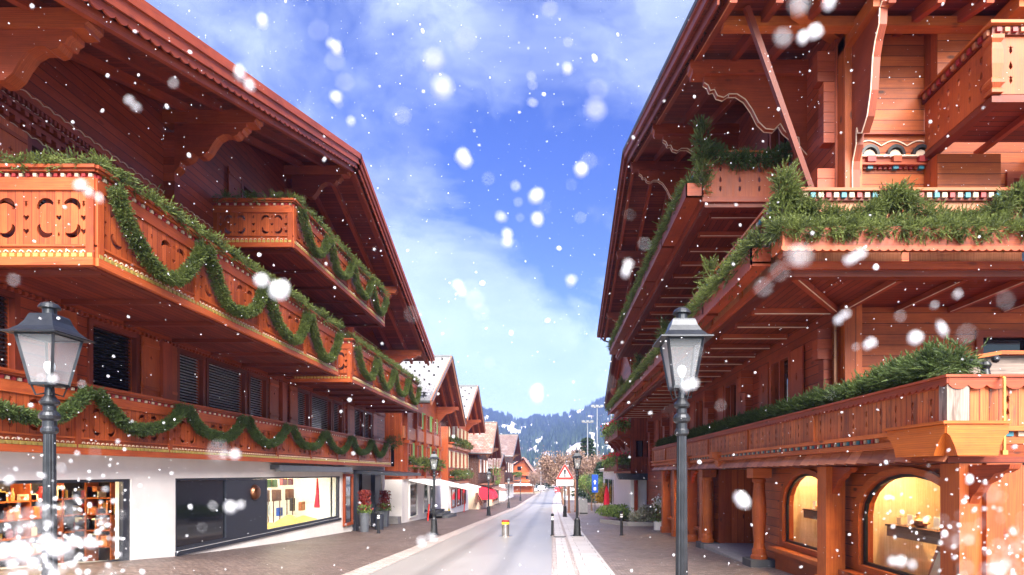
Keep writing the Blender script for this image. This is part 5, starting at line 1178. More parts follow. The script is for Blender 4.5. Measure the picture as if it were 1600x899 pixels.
# second
zg = g(-8, 50)
h = house('second orange chalet with grey tiled roof and pointed gable in the left row', -6.8, 52.8, 8.0, 46.2, 4.45, 58.6, 4.25, -8.4, 46.6, 58, zg, -.5, 'tile_grey', 'wood_panel', trim='wood_panel', guard=True, zb=-.9); X = -8.4
for y0 in (47.4, 49.6, 51.8, 54.0, 56.2): hwin(h, X, -1, y0, y0+.9, .5, 1.85, shut='cream_shutter'); hwin(h, X, -1, y0, y0+.9, 3.0, 4.1, shut='cream_shutter')
m = MB(); m.box(X+.003, X+.3, 46.7, 57.8, 2.1, 2.35); m.box(X+.003, X+.25, 46.7, 57.8, -.9, -.7); m.build('carved_band', 'wood_pale', h)
planter(h, X, -1, 47, 57.5, 2.45, 'fir boughs along the upper windows of the second orange chalet'); planter(h, X, -1, 47, 57.5, -.35, 'fir boughs along the lower windows of the second orange chalet')
for y0 in (48.0, 50.9, 53.8): hwin(h, X, -1, y0, y0+2.0, zg+.5, -1.3, 'wood_panel', bars=0)
m = MB(); m.prism([(0, 0), (1.5, -.35), (1.5, -.28), (0, .10)], (X+.02, 47.2, -1.0), (1, 0, 0), (0, 0, 1), (0, 9, 0)); m.build('awning', 'white_paint', h)
# third: brown, pinkish roof
zg = g(-8, 64)
h = house('dark brown chalet with snow-dusted pinkish tile roof and red awnings', -6.2, 64.8, 5.75, 59.6, 2.1, 70.2, 2.0, -7.7, 60.3, 69.5, zg, 0, 'tile_pink', 'wood_brown', base='plaster_cream', trim='wood_brown_trim', zb=-1.4); X = -7.7
for y0 in (61.2, 64.6, 67.4): hwin(h, X, -1, y0, y0+1.1, .1, 1.5, 'white_paint', shut='wood_pale')
for y0 in (61.5, 65.2): hwin(h, X, -1, y0, y0+2.2, zg+.5, -1.75, 'wood_amber', bars=1)
m = MB(); m.box(X+.002, X+1.4, 62.5, 69.3, -1.25, -1.1); m.box(X+1.3, X+1.4, 62.5, 69.3, -1.0, -.2)
for y in (62.5, 65.8, 69.2): m.box(X+1.3, X+1.4, y, y+.12, -1.25, 1.6)
m.build('balcony', 'wood_brown_trim', h)
for y0, lb in ((60.6, 0), (63.6, 0)):
    m = MB(); pts = [(0, 0)]+[(1.5*math.sin(t), -1.3+1.3*math.cos(t)) for t in np.linspace(0, PI/2, 9)]+[(0, -1.3)]
    m.prism(pts, (X+.02, y0, -1.45), (1, 0, 0), (0, 0, 1), (0, 2.6, 0)); m.build('red_awning', 'red_cloth', h)
arr_thing('ivy', [leaves(np.array([X+1.2, 66.5, -.1])+rng.normal(0, 1, (500, 3))*np.array([.3, 1.4, .55]), .09), leaves(np.array([X+1.3, 66.5, -1.0])+rng.uniform(-1, 1, (500, 3))*np.array([.2, 3.2, .25]), .09)], ['hedge_leaf'], 'green creeper growing over the balcony of the brown chalet', 'creeper', (X+1.2, 66.5, -1.2))
m = MB()
for j in range(5): m.box(X-.1, X+.05, 58.9+j*.22, 59.1+j*.22, -3.0-j*.0, -2.0+.0)
m.beam((X+.6, 59.0, -2.9), (X+.0, 60.2, -2.2), .08, .08); m.beam((X+.6, 59.0, -3.4), (X, 60.2, -2.8), .08, .08)
for j in range(6): m.beam((X+.6-j*.11, 59.0+j*.22, -3.4+j*.11), (X+.6-j*.11, 59.0+j*.22, -2.9+j*.13), .05, .05, up=(0, 1, 0))
m.solo('stair_railing', 'wood_brown_trim', 'small dark wooden stair railing before the brown chalet', 'railing', (X+.3, 59.6, -3.9))
# fourth: brown with grey-brown roof
zg = g(-8, 100)
h = house('weathered brown chalet with grey-brown roof further down the left row', -6.1, 104, 7.0, 91, 2.75, 116, 2.6, -7.6, 92.5, 114.5, zg, 0, 'tile_brown', 'wood_brown', trim='wood_brown_trim', zb=-1.8, depth=16); X = -7.6
for y0 in (94.5, 100, 105.5, 110): hwin(h, X, -1, y0, y0+1.8, .2, 1.9, 'white_paint', shut='wood_pale')
for y0 in (95, 101, 107): hwin(h, X, -1, y0, y0+3.2, zg+.6, -2.1, 'white_paint', bars=1)
m = MB(); m.box(X+.002, X+1.5, 93, 114, -1.7, -1.5); m.box(X+1.4, X+1.5, 93, 114, -1.2, -.3); m.build('balcony', 'wood_brown_trim', h)
planter(h, X+1.3, -1, 93.5, 113, -.4, 'greenery along the balcony of the fourth left house', dn=60)
# houses between and beyond
zg = g(-8, 78)
h = house('small brown shop house with amber-framed windows between the two brown chalets', -6.6, 79, 2.6, 73, .7, 85, .6, -7.7, 73.5, 84.5, zg, 0, 'tile_brown', 'wood_brown', trim='wood_brown_trim', base='plaster_cream', zb=-1.9); X = -7.7
for y0 in (74.4, 78.4): hwin(h, X, -1, y0, y0+2.8, zg+.5, -2.2, 'wood_amber', bars=1)
m = MB(); m.prism([(0, 0), (1.4, -.5), (1.4, -.4), (0, .10)], (X+.02, 74, -1.9), (1, 0, 0), (0, 0, 1), (0, 9, 0)); m.build('awning', 'tile_pink', h)
zg = g(-8, 140)
# orange gable turned to the viewer
h = thing('chalet', 'bright orange chalet whose gable faces up the street, at the end of the left row', 'chalet', (-7.5, 150, zg))
m = MB(); A = [(-13.5, zg-1), (-4.4, zg-1), (-4.4, -.1), (-6.9, 2.9), (-9.2, 4.2), (-13.5, 1.2)]
A = [(-12.4, zg-1), (-4.9, zg-1), (-4.9, .2), (-7.2, 3.6), (-12.4, .2-.0)]; m.prism(A, (0, 148, 0), (1, 0, 0), (0, 0, 1), (0, 14, 0)); m.build('timber_wall', 'wood_amber', h)
for a, b_ in (((-7.2, 4.1), (-3.4, -1.2)), ((-7.2, 4.1), (-13.6, -.2))):
    m = MB(); m.beam((a[0], 154, a[1]), (b_[0], 154, b_[1]), 15.5, .25, up=(0, 0, 1)); m.build('roof', 'tile_pink', h)
for z in (-.4, -2.2): m = MB(); m.box(-12, -4.2, 146.9, 148, z-.1, z); m.box(-12, -4.2, 146.9, 147, z, z+.7); m.build('balcony', 'wood_orange', h)
for x in (-11, -8.8, -6.6):
    m = MB(); m.box(x, x+1, 147.9, 147.99, .8 if x == -8.8 else -1.8, 1.8 if x == -8.8 else -.7); m.build('window', 'pane_dark', h)
m = MB(); m.box(-12, -4.6, 145.5, 147.9, -3.1, -2.6); m.build('awning', 'white_paint', h)
# right side neighbour with flower balconies
zg = g(4.6, 36)
h = house('dark red-brown house with red flowers on its balconies behind the right chalet', 4.15, 36.8, 8.9, 33.9, 7.6, 44.5, 5.2, 4.75, 34.6, 44, zg, 0, 'tile_pink', 'wood_red_plank', side=1, trim='wood_red', zb=.0, depth=9, base='white_paint'); X = 4.75
m = MB(); m.box(3.95, X+.0, 34.6, 43, 2.2, 2.35); m.box(3.95, 4.05, 34.6, 43, 2.35, 3.1); m.box(4.051, X, 34.6, 34.68, 2.35, 3.1)
for j in range(4): m.prism([(0, 0), (-.7+j*.02, 0), (0, -.7)], (X, 35+j*2.4, 2.19), (1, 0, 0), (0, 0, 1), (0, .15, 0))
m.build('balcony', 'wood_red', h)
m = MB(); m.box(3.9, X, 34.6, 43, .15, .28); m.box(3.9, 4.0, 34.6, 43, .28, .95); m.build('balcony', 'wood_beam_dark', h)
m = MB(); m.box(4.95, 6.6, 34.50, 34.59, .95, 2.0); m.box(5.05, 5.45, 34.46, 34.495, 1.0, 1.95, 1); m.box(5.7, 6.1, 34.46, 34.495, 1.0, 1.95, 1); m.box(6.15, 6.4, 34.44, 34.459, 1.0, 1.95, 2); m.build('window', ['wood_red', 'pane_dark', 'green_shutter'], h)
m = MB(); m.prism([(3.85, .0), (6.7, .0), (6.7, -.42), (4.0, -.36)], (0, 33.9, 0), (1, 0, 0), (0, 0, 1), (0, .7, 0)); m.build('awning', 'anthracite', h)
m = MB()
for x in (4.9, 5.65, 6.2): m.cut(); m.box(x, x+.2, 34.1, 34.3, zg-.3, -.4)
m.build('post', 'wood_red', h)
for y0, y1, z, lb in ((34.6, 42.8, 3.05, 'red geraniums and trailing green on the upper balcony behind the right chalet'), (34.6, 42.8, .95, 'red geraniums and trailing green on the lower balcony behind the right chalet')):
    P = np.stack([rng.normal(3.95, .16, 1500), rng.uniform(y0, y1, 1500), z-.1+rng.normal(0, .22, 1500)], 1); Q = np.stack([rng.normal(3.92, .14, 260), rng.uniform(y0, y1, 260), z+.2+rng.normal(0, .08, 260)], 1)
    E = np.stack([rng.uniform(3.95, 4.7, 400), rng.normal(34.5, .12, 400), z-.1+rng.normal(0, .2, 400)], 1); E2 = np.stack([rng.uniform(3.95, 4.7, 70), rng.normal(34.45, .1, 70), z+.18+rng.normal(0, .08, 70)], 1)
    a = leaves(P, .075); b_ = leaves(Q, .085); c = leaves(E, .075); d = leaves(E2, .085); V, F, R = join_arr([a, c, b_, d])
    me = np_mesh('balcony_flowers', V, F, R, ['hedge_leaf', 'petal'], mi=np.array([0]*(len(a[1])+len(c[1]))+[1]*(len(b_[1])+len(d[1]))), o_=(3.95, 38, z)); o = bpy.data.objects.new('balcony_flowers', me); C.objects.link(o); o.location = (3.95, 38, z); tag(o, lb, 'flowers', 'geraniums on the balconies')
# pale shop building beyond on the right
zg = g(6, 55)
h = thing('shop_building', 'white low shop building with large glass front behind the hedge on the right', 'building', (9, 56, zg))
m = MB(); m.box(5.9, 16, 50, 66, zg-1, .2); m.box(5.5, 16, 49.6, 66, .2, .45); m.build('wall', 'white_paint', h)
for x in (6.4, 8.0, 9.6): m = MB(); m.box(x, x+1.3, 49.9, 49.99, zg+.5, -.6); m.build('window', 'pane_dark', h)
for y in (52, 56, 60): m = MB(); m.box(5.8, 5.89, y, y+2.6, zg+.6, -.6); m.build('window', 'pane_dark', h)
m = MB(); m.prism([(5.2, 0), (9, .6), (14, .0)], (0, 49, .46), (1, 0, 0), (0, 0, 1), (0, 17, 0)); m.build('roof', 'white_paint', h)
# ---------------------------------------------------------------- STREET LAMPS
def lamp_proto(label):
    L = thing('street_lamp', label, 'street lamp', (0, 0, 0), 'black lantern lamps along the street')
    m = MB(); m.lathe([(.20, 0), (.20, .04), (.165, .06), (.13, .62), (.135, .66), (.10, .70), (.085, .74)], (0, 0, 0), 8, rot=PI/8, sm=False); m.lathe([(.30, 0), (.30, .012)], (0, 0, .0), 20); m.build('base', 'black_metal', L)
    m = MB(); m.lathe([(.062, .7), (.046, 2.42)], (0, 0, 0), 48, fl=.12, sm=False)
    m.lathe([(.05, 2.36), (.068, 2.38), (.068, 2.41), (.055, 2.43), (.055, 2.48), (.078, 2.50), (.085, 2.53), (.07, 2.56), (.05, 2.58), (.05, 2.62), (.075, 2.64), (.08, 2.66), (.06, 2.69), (.04, 2.72), (.035, 2.80)], (0, 0, 0), 20)
    m.build('pole', 'lamp_metal', L)
    m = MB(); zb_, zt_ = 2.82, 3.27; wb, wt = .098, .168; q2 = math.sqrt(2)
    for sx in (-1, 1):
        for sy in (-1, 1):
            m.beam((sx*wb, sy*wb, zb_), (sx*wt, sy*wt, zt_), .022, .022, up=(sx, -sy, .3)); m.tube([(sx*.02, sy*.02, 2.74), (sx*.07, sy*.07, 2.72), (sx*wb*.95, sy*wb*.95, 2.82)], .009, 6)
    for w_, z in ((wb, zb_), (wt, zt_)):
        for a, b_ in (((-w_, -w_), (w_, -w_)), ((w_, -w_), (w_, w_)), ((w_, w_), (-w_, w_)), ((-w_, w_), (-w_, -w_))): m.beam((*a, z), (*b_, z), .022, .024)
    m.lathe([(.06, 2.80), (.115, 2.805), (.115, 2.815)], (0, 0, 0), 4, rot=PI/4, sm=False)
    lt = m.build('lantern_frame', 'lamp_metal', L)
    m = MB(); c = [V3(sx*wb, sy*wb, zb_) for sx, sy in ((-1, -1), (1, -1), (1, 1), (-1, 1))]; t_ = [V3(sx*wt, sy*wt, zt_) for sx, sy in ((-1, -1), (1, -1), (1, 1), (-1, 1))]
    for j in range(4): k2 = (j+1) % 4; m.face([c[j], c[k2], t_[k2], t_[j]], None, .5)
    m.build('glass', 'glass_lamp', lt)
    m = MB(); m.lathe([(.02, 2.82), (.02, 2.92)], (0, 0, 0), 10); m.lathe([(.015, 2.92), (.022, 2.93), (.042, 2.97), (.045, 3.0), (.035, 3.03), (0, 3.045)], (0, 0, 0), 14, mi=1); m.build('bulb', ['gutter', 'sign_white'], lt)
    m = MB(); m.lathe([(.243*q2, 3.268), (.243*q2, 3.280), (.20*q2, 3.297), (.155*q2, 3.345), (.125*q2, 3.40), (.108*q2, 3.455), (.10*q2, 3.47), (.0, 3.475)], (0, 0, 0), 4, rot=PI/4, sm=False)
    m.lathe([(.055, 3.47), (.055, 3.53), (.085, 3.535), (.085, 3.55), (.07, 3.575), (.035, 3.595), (0, 3.60)], (0, 0, 0), 20); m.build('lantern_roof', 'lamp_metal', L)
    return L
lp = lamp_proto('tall black lantern lamp standing nearest on the right, before the wrap-around balcony')
def ps(x, y): return (x, y, g(x, y))
lp.location = ps(1.21, 5.36); lp.scale = (.965, .965, .965)
dup(lp, ps(-4.55, 5.22), math.radians(2), 'lantern lamp at the left edge before the leftmost shop window')
dup(lp, ps(-4.88, 23.9), math.radians(8), 'black lantern lamp on the left pavement nearest the entrance steps')
dup(lp, ps(-4.8, 43.8), math.radians(20), 'small lantern lamp on the left pavement before the red awnings')
dup(lp, ps(-4.9, 65.6), math.radians(5), 'third lantern lamp down the left pavement, pale headed, beyond the red awnings')
dup(lp, ps(-5.0, 92), 0, 'fourth and farthest lantern lamp down the left pavement')
dup(lp, ps(1.03, 23.3), math.radians(3), 'black lantern lamp on the right pavement beside the triangular sign')
# ---------------------------------------------------------------- STREET FURNITURE
t = thing('warning_sign', 'red-edged triangular warning sign with exclamation mark over a blank white plate', 'road sign', ps(.95, 41.4)); zb_ = g(.95, 41.4)
m = MB(); m.tube([(.95, 41.4, zb_), (.95, 41.4, .45)], .05); m.lathe([(.17, 0), (.15, .1), (.11, .75), (.06, .8)], (.95, 41.4, zb_), 8); m.build('post', 'black_metal', t)
def tri(r_): return [(r_*math.sin(a), r_*math.cos(a)) for a in (math.radians(j*120) for j in range(3))]
def rtri(R_, c):
    pts = []
    for j in range(3):
        a = math.radians(j*120); cx, cy = (R_-c*2)*math.sin(a), (R_-c*2)*math.cos(a)
        for q in (-60, -30, 0, 30, 60): b_ = a+math.radians(q); pts.append((cx+c*math.sin(b_), cy+c*math.cos(b_)))
    return pts
cz = -.03
m = MB(); m.prism(rtri(.76, .04), (.95, 41.33, cz), (1, 0, 0), (0, 0, 1), (0, .03, 0)); tr = m.build('triangle', 'sign_white', t)
m = MB(); m.plate(rtri(.74, .04), [rtri(.50, .02)], (.95, 41.32, cz), (1, 0, 0), (0, 0, 1), (0, .008, 0)); m.build('red_border', 'red_paint', tr)
m = MB(); m.prism([(-.05, .0), (.05, .0), (.08, .36), (-.08, .36)], (.95, 41.318, cz-.06), (1, 0, 0), (0, 0, 1), (0, .008, 0)); m.prism([(.065*math.cos(a), .065*math.sin(a)) for a in np.linspace(0, 2*PI, 12, endpoint=False)], (.95, 41.318, cz-.155), (1, 0, 0), (0, 0, 1), (0, .008, 0)); m.build('exclamation_mark', 'black_metal', tr)
m = MB(); m.box(.95-.62, .95+.62, 41.33, 41.36, cz-.86, cz-.42); m.box(.95-.65, .95+.65, 41.361, 41.38, cz-.89, cz-.39, 1); m.build('plate', ['sign_white', 'black_metal'], t)
t = thing('bollard', 'short wide steel bollard with yellow and red top rings in the middle of the road', 'bollard', ps(-1.86, 23.2)); z = g(-1.86, 23.2)
m = MB(); m.lathe([(.15, 0), (.15, .5)], (-1.86, 23.2, z), 24); m.lathe([(.27, .0), (.27, .02), (.15, .02)], (-1.86, 23.2, z), 24); m.build('body', 'steel', t)
m = MB(); m.lathe([(.153, .48), (.153, .57)], (-1.86, 23.2, z), 24); m.build('yellow_ring', 'yellow_paint', t); m = MB(); m.lathe([(.152, .571), (.152, .63), (.13, .64), (0, .64)], (-1.86, 23.2, z), 24); m.build('red_cap', 'dentil_red', t)
def post_b(x, y, h_, lab, r_=.055):
    t = thing('bollard', lab, 'bollard', ps(x, y), 'slim dark bollards'); z = g(x, y)
    m = MB(); m.lathe([(r_*1.5, 0), (r_*1.5, .03), (r_, .06), (r_*.95, h_-.1), (r_*1.15, h_-.09), (r_*1.15, h_-.02), (r_*.6, h_), (0, h_+.01)], (x, y, z), 14); b_ = m.build('post', 'black_metal', t)
    m = MB(); m.lathe([(r_*1.03, h_-.26), (r_*1.03, h_-.19)], (x, y, z), 14); m.lathe([(r_*1.03, h_-.16), (r_*1.03, h_-.12)], (x, y, z), 14); m.build('reflective_ring', 'sign_white', t)
post_b(.03, 23.4, .90, 'slim dark bollard standing at the right edge of the road'); post_b(2.85, 23.5, 1.0, 'slim dark bollard on the right pavement before the hedge'); post_b(-7.4, 24.6, .9, 'slim dark bollard beside the plant pots at the left entrance')
for x, y, lb in ((-7.7, 35.8, 'leaning red marker stake before the entrance steps'), (-8.0, 52.5, 'red marker stake before the second orange chalet')):
    z = g(x, y); m = MB(); m.tube([(x, y, z), (x+.08, y, z+1.0)], .045); m.tube([(x+.08, y, z+1.0), (x+.083, y, z+1.04)], .05); m.solo('marker_stake', 'red_paint', lb, 'stake', (x, y, z), 'red marker stakes')
m = MB(); z = g(-7.6, 45); m.prism([(-.12, 0), (.14, 0), (.04, .55), (-.03, .55)], (-7.9, 44.2, z), (1, 0, 0), (0, 0, 1), (0, .2, 0)); m.solo('caution_cone', 'yellow_paint', 'small yellow floor stand beside the dark entrance steps', 'floor stand', (-7.9, 44.2, z))
# pots with heather
def pot(x, y, h_, r_, lab, seed):
    z = g(x, y); t = thing('plant_pot', lab, 'plant pot', (x, y, z), 'tall dark pots at the left entrance')
    m = MB(); m.lathe([(r_*.72, 0), (r_, h_), (r_*.9, h_), (r_*.88, h_-.06), (0, h_-.06)], (x, y, z), 4 if seed else 18, rot=PI/4, sm=not seed); m.build('pot', 'pot_grey', t)
    P = np.stack([rng.normal(x, r_*.5, 500), rng.normal(y, r_*.5, 500), z+h_+rng.uniform(-.05, .35, 500)], 1); arr_thing('leaves', leaves(P, .055), ['hedge_leaf'], '', '', (0, 0, 0), parent=t)
    P = np.stack([rng.normal(x, r_*.45, 900), rng.normal(y, r_*.45, 900), z+h_+rng.uniform(.1, 1.0, 900)], 1); arr_thing('red_twigs', leaves(P, .05, 2.), ['heather'], '', '', (0, 0, 0), parent=t)
pot(-8.35, 25.7, .85, .24, 'tall dark pot with red heather nearest on the left of the entrance', 0); pot(-8.6, 29.7, .85, .27, 'square tapered pot with green and red plants on the far side of the entrance', 1); 
t = thing('litter_bin', 'dark round litter bin standing between the plant pots', 'bin', ps(-8.15, 27.2)); z = g(-8.15, 27.2)
m = MB(); m.lathe([(.2, 0), (.22, .7), (.2, .72)], (-8.15, 27.2, z), 18); m.build('body', 'anthracite', t); m = MB(); m.lathe([(.23, .76), (.23, .82), (.1, .86), (0, .86)], (-8.15, 27.2, z), 18); m.tube([(-8.3, 27.2, z+.7), (-8.3, 27.2, z+.78)], .015); m.tube([(-8.0, 27.2, z+.7), (-8.0, 27.2, z+.78)], .015); m.build('lid', 'gutter', t)
# right middle ground: bin, blue sign, red banner, hedge, kerb
x, y = 2.55, 46.; z = g(x, y); t = thing('litter_bin', 'wide steel litter bin with two curved lids behind the right lamp', 'bin', (x, y, z))
m = MB(); m.prism([(-.33, 0), (.33, 0), (.33, .8), (.28, 1.15), (.12, 1.3), (.0, 1.05), (-.14, 1.3), (-.33, 1.38)], (x, y, z), (1, 0, 0), (0, 0, 1), (0, .8, 0)); m.build('body', 'steel', t); m = MB(); m.box(x-.31, x+.31, y-.02, y-.003, z+.05, z+.15); m.build('foot', 'black_metal', t)
x, y = 3.75, 50; z = g(x, y); t = thing('direction_sign', 'tall blue sign with white arrow signs beside the red banner', 'road sign', (x, y, z))
m = MB(); m.tube([(x, y, z), (x, y, -.4)], .04); m.build('post', 'gutter', t); m = MB(); m.box(x-.27, x+.27, y-.06, y-.02, -1.65, -.1); p_ = m.build('plate', 'sign_blue', t)
m = MB(); m.prism([(-.05, -.2), (.05, -.2), (.05, .0), (.14, .0), (0, .2), (-.14, .0), (-.05, .0)], (x, y-.066, -.75), (1, 0, 0), (0, 0, 1), (0, .005, 0)); m.box(x-.1, x+.1, y-.066, y-.061, -1.45, -1.2); m.build('arrow', 'sign_white', p_)
x, y = 4.2, 44; z = g(x, y); t = thing('red_banner', 'tall narrow red furled parasol before the evergreen shrubs', 'parasol', (x, y, z))
m = MB(); m.lathe([(.04, 0), (.04, .3)], (x, y, z), 10); m.lathe([(.35, 0), (.35, .08)], (x, y, z), 12); m.build('pole', 'black_metal', t)
m = MB(); m.lathe([(.30, .25), (.33, .4), (.24, 1.0), (.2, 1.6), (.13, 2.0), (.03, 2.25)], (x, y, z), 18, fl=.22); m.build('canopy', 'red_cloth', t)
def shrub(name, c, r3, n, size, m_, lab, cat='shrub', trunk=True, sub=8, grp=None):
    c = np.array(c, float); r3 = np.array(r3); k = rng.normal(size=(sub, 3)); k = nrm(k)*.55*r3*rng.uniform(.5, 1, (sub, 1))
    P = []
    for q in range(sub): d = nrm(rng.normal(size=(n//sub, 3)))*rng.uniform(.35, 1, (n//sub, 1))**.5; P.append(c+k[q]+d*r3*.58)
    P = np.concatenate(P); P = P[P[:, 2] > g(c[0], c[1])+.02]
    return arr_thing(name, leaves(P, size), [m_], lab, cat, (c[0], c[1], g(c[0], c[1])), grp)
shrub('hedge', (4.35, 36.5, -2.35), (1.6, 3.5, .55), 5200, .07, 'hedge_leaf', 'light green leafy hedge on the right pavement in front of the white shop'); shrub('hedge', (5.1, 30.9, -2.25), (1.15, .55, .55), 3000, .06, 'frost_leaf', 'pale frosted bush close to the red posts on the right', sub=6)
m = MB()
for a, b_ in (((2.9, 33.5), (4.0, 30.2)), ((4.0, 30.2), (6.3, 30.0))): m.beam((*a, g(*a)+.1), (*b_, g(*b_)+.1), .2, .22)
m.solo('planter_kerb', 'stone', 'low pale stone kerb edging the hedge bed on the right pavement', 'kerb', (4, 30.2, g(4, 30.2)))
x, y = 5.0, 26.9; z = g(x, y); t = thing('flower_tub', 'small tub with white flowers at the end of the arcade', 'plant pot', (x, y, z)); m = MB(); m.box(x-.2, x+.2, y-.2, y+.2, z, z+.4); m.build('tub', 'white_paint', t)
P = np.stack([rng.normal(x, .16, 500), rng.normal(y, .16, 500), z+.4+rng.uniform(0, 1.1, 500)], 1); arr_thing('leaves', leaves(P, .05), ['hedge_leaf'], '', '', (0, 0, 0), parent=t)
P = np.stack([rng.normal(x, .16, 140), rng.normal(y, .16, 140), z+1.3+rng.normal(0, .16, 140)], 1); arr_thing('flowers', leaves(P, .07), ['flower_white'], '', '', (0, 0, 0), parent=t)
shrub('shrub', (5.6, 62, -2.2), (1.4, 1.4, 1.3), 1800, .12, 'yellow_leaf', 'golden orange shrub beside the red banner'); shrub('shrub', (5.0, 72, -1.6), (2.0, 2, 2.0), 2400, .14, 'conifer', 'dark evergreen shrub behind the red banner')
# ---------------------------------------------------------------- TREES
def twig_tree(c, h_, spread, nleaf, lm, lab, seed, grp='bare autumn trees at the far end of the street'):
    rd = random.Random(seed); x, y = c; z = g(x, y) if abs(x) < 60 else -5; t = thing('tree', lab, 'tree', (x, y, z), grp); m = MB(); tips = []
    def br(p, d, l, r_, dep):
        q = p+d*l*.5+V3(rd.uniform(-.1, .1), rd.uniform(-.1, .1), 0)*l; e = p+d*l; m.tube([p, q, e], [r_, r_*.85, r_*.65], 5, sm=True)
        tips.append((q, l)); tips.append((e, l))
        if dep == 0: return
        for _ in range(3 if dep > 1 else 4):
            nd = (d+V3(rd.uniform(-1, 1), rd.uniform(-1, 1), rd.uniform(-.1, .7))*spread).normalized(); br(e if rd.random() < .6 else q, nd, l*rd.uniform(.6, .82), r_*.6, dep-1)
    br(V3(x, y, z), V3(0, 0, 1), h_*.26, h_*.018, 4); m.build('trunk', 'bark', t)
    T = np.array([p for p, l in tips if p.z > z+h_*.25]); k = max(1, nleaf//len(T)); P = np.repeat(T, k, 0)+rng.normal(0, h_*.045, (len(T)*k, 3)); arr_thing('crown', leaves(P, h_*.012), [lm], '', '', (0, 0, 0), parent=t)
twig_tree((1.6, 78), 10.6, .75, 9000, 'beech_leaf', 'pinkish brown beech crown just behind the triangular sign', 1); twig_tree((5.4, 86), 10.4, .7, 9000, 'beech_leaf', 'reddish bare tree rising right of the black lamp', 2)
twig_tree((-1.7+ROADX(120)-3, 135), 8, .7, 5000, 'beech_leaf', 'small brown tree on the far left bend of the street', 3); twig_tree((-3, 170), 9, .7, 5000, 'beech_leaf', 'brown tree furthest down the street left of the road', 4)
twig_tree((3.2, 120), 8.5, .7, 6000, 'beech_leaf', 'brown tree behind the beech, farther down the right side', 5); twig_tree((8.8, 104), 11.6, .65, 3000, 'beech_leaf', 'pale brown thin tree near the tall masts', 6); twig_tree((3.9, 56), 4.6, .7, 5000, 'hedge_leaf', 'small olive tree behind the black lamp on the right', 7)
def conifer(c, h_, r_, lab, n=2600):
    x, y = c; z = g(x, y) if abs(x) < 60 else -5; t = thing('conifer', lab, 'conifer', (x, y, z), 'dark conifers'); m = MB(); m.lathe([(h_*.022, 0), (.02, h_*.97)], (x, y, z), 8); m.build('trunk', 'bark', t)
    tt = rng.uniform(.06, 1, n); tt = np.floor(tt*16)/16+rng.normal(0, .012, n); a = rng.uniform(0, 2*PI, n); rad = r_*(1-tt)**.85*rng.uniform(.25, 1, n); P = np.stack([x+np.cos(a)*rad, y+np.sin(a)*rad, z+tt*h_], 1)
    D = np.stack([np.cos(a), np.sin(a), np.full(n, -.25)], 1); arr_thing('crown', sprigs(P, D, np.full(n, h_*.085)*rng.uniform(.7, 1.2, n), K=5, w=.16), ['conifer'], '', '', (0, 0, 0), parent=t)
conifer((6.6, 106), 11.5, 2.4, 'tall dark spruce between the masts'); conifer((-2.6, 190), 10.5, 3.0, 'small spruce in the valley beyond the street end'); conifer((7.2, 84), 6.2, 2.0, 'dark evergreen right of the blue sign'); conifer((9.6, 100), 7, 2.2, 'dark evergreen behind the white shop building')
def mast(px, ytop, y, lab, double=True, grp='tall floodlight masts'):
    x = (px-862)/900*y; zt = (740-ytop)/900*y; z = gbase(y); t = thing('light_mast', lab, 'light mast', (x, y, z), grp); m = MB(); m.tube([(x, y, z), (x, y, zt)], [.13, .08]); m.build('pole', 'steel', t)
    if double:
        m = MB(); m.box(x-.9, x+.9, y-.1, y+.1, zt-.1, zt+.05); m.build('crossarm', 'steel', t)
        for dx in (-.75, 0, .75): m = MB(); m.box(x+dx-.28, x+dx+.28, y-.4, y-.11, zt-.05, zt+.3); m.build('floodlight', 'gutter', t)
mast(918, 660, 100, 'lower floodlight mast in front of the tall spruce'); mast(933, 636, 96, 'taller floodlight mast right of the spruce'); mast(955, 618, 70, 'tall plain pale mast nearest the right chalet', False); mast(947, 716, 88, 'short thin white mast between the tall ones', False); mast(845, 726, 140, 'thin pale pole beyond the end of the street', False)
# posts and bikes area near sign
for x, y, lb in ((1.5, 50, 'left one of two brown wooden posts behind the triangular sign'), (2.15, 52, 'right one of two brown wooden posts behind the triangular sign')):
    z = g(x, y); m = MB(); m.box(x-.09, x+.09, y-.09, y+.09, z, z+3.0); m.box(x-.14, x+.14, y-.14, y+.14, z, z+.12); m.solo('wooden_post', 'wood_brown_trim', lb, 'post', (x, y, z), 'wooden posts')
# cars
def car(x, y, rz, m_, lab):
    z = gbase(y)+.02; t = thing('parked_car', lab, 'car', (x, y, z), 'parked cars'); t.rotation_euler.z = rz; ORG[t.name] = Vector((0, 0, 0))
    m = MB(); A = [(-2.1, .3), (2.1, .3), (2.15, .75), (1.3, .95), (.7, 1.42), (-1.2, 1.45), (-1.95, 1.0), (-2.15, .8)]; m.prism(A, (-.85, 0, 0), (0, 1, 0), (0, 0, 1), (1.7, 0, 0)); m.build('body', m_, t)
    m = MB(); A = [(1.12, .98), (.62, 1.36), (-1.1, 1.38), (-1.7, 1.0)]; m.prism(A, (-.86, 0, 0), (0, 1, 0), (0, 0, 1), (1.72, 0, 0)); m.build('window', 'pane_dark', t)
    for yy in (-1.35, 1.35):
        for xx in (-.87, .70): m = MB(); m.lathe([(.31, 0), (.31, .17)], (xx, yy, .31), 16, ax='x'); w = m.build('wheel', 'rubber', t)
    for xx in (-.6, .6): m = MB(); m.box(xx-.18, xx+.18, -2.18, -2.12, .65, .8); m.build('headlight', 'sign_white', t)
car(-4.4+ROADX(150), 165, .1, 'car_white', 'white car parked left at the far end of the street'); car(-6.6, 178, .2, 'car_white', 'white car furthest left at the street end'); car(.6+ROADX(140), 140, 0, 'car_red', 'small red car at the far end of the road')

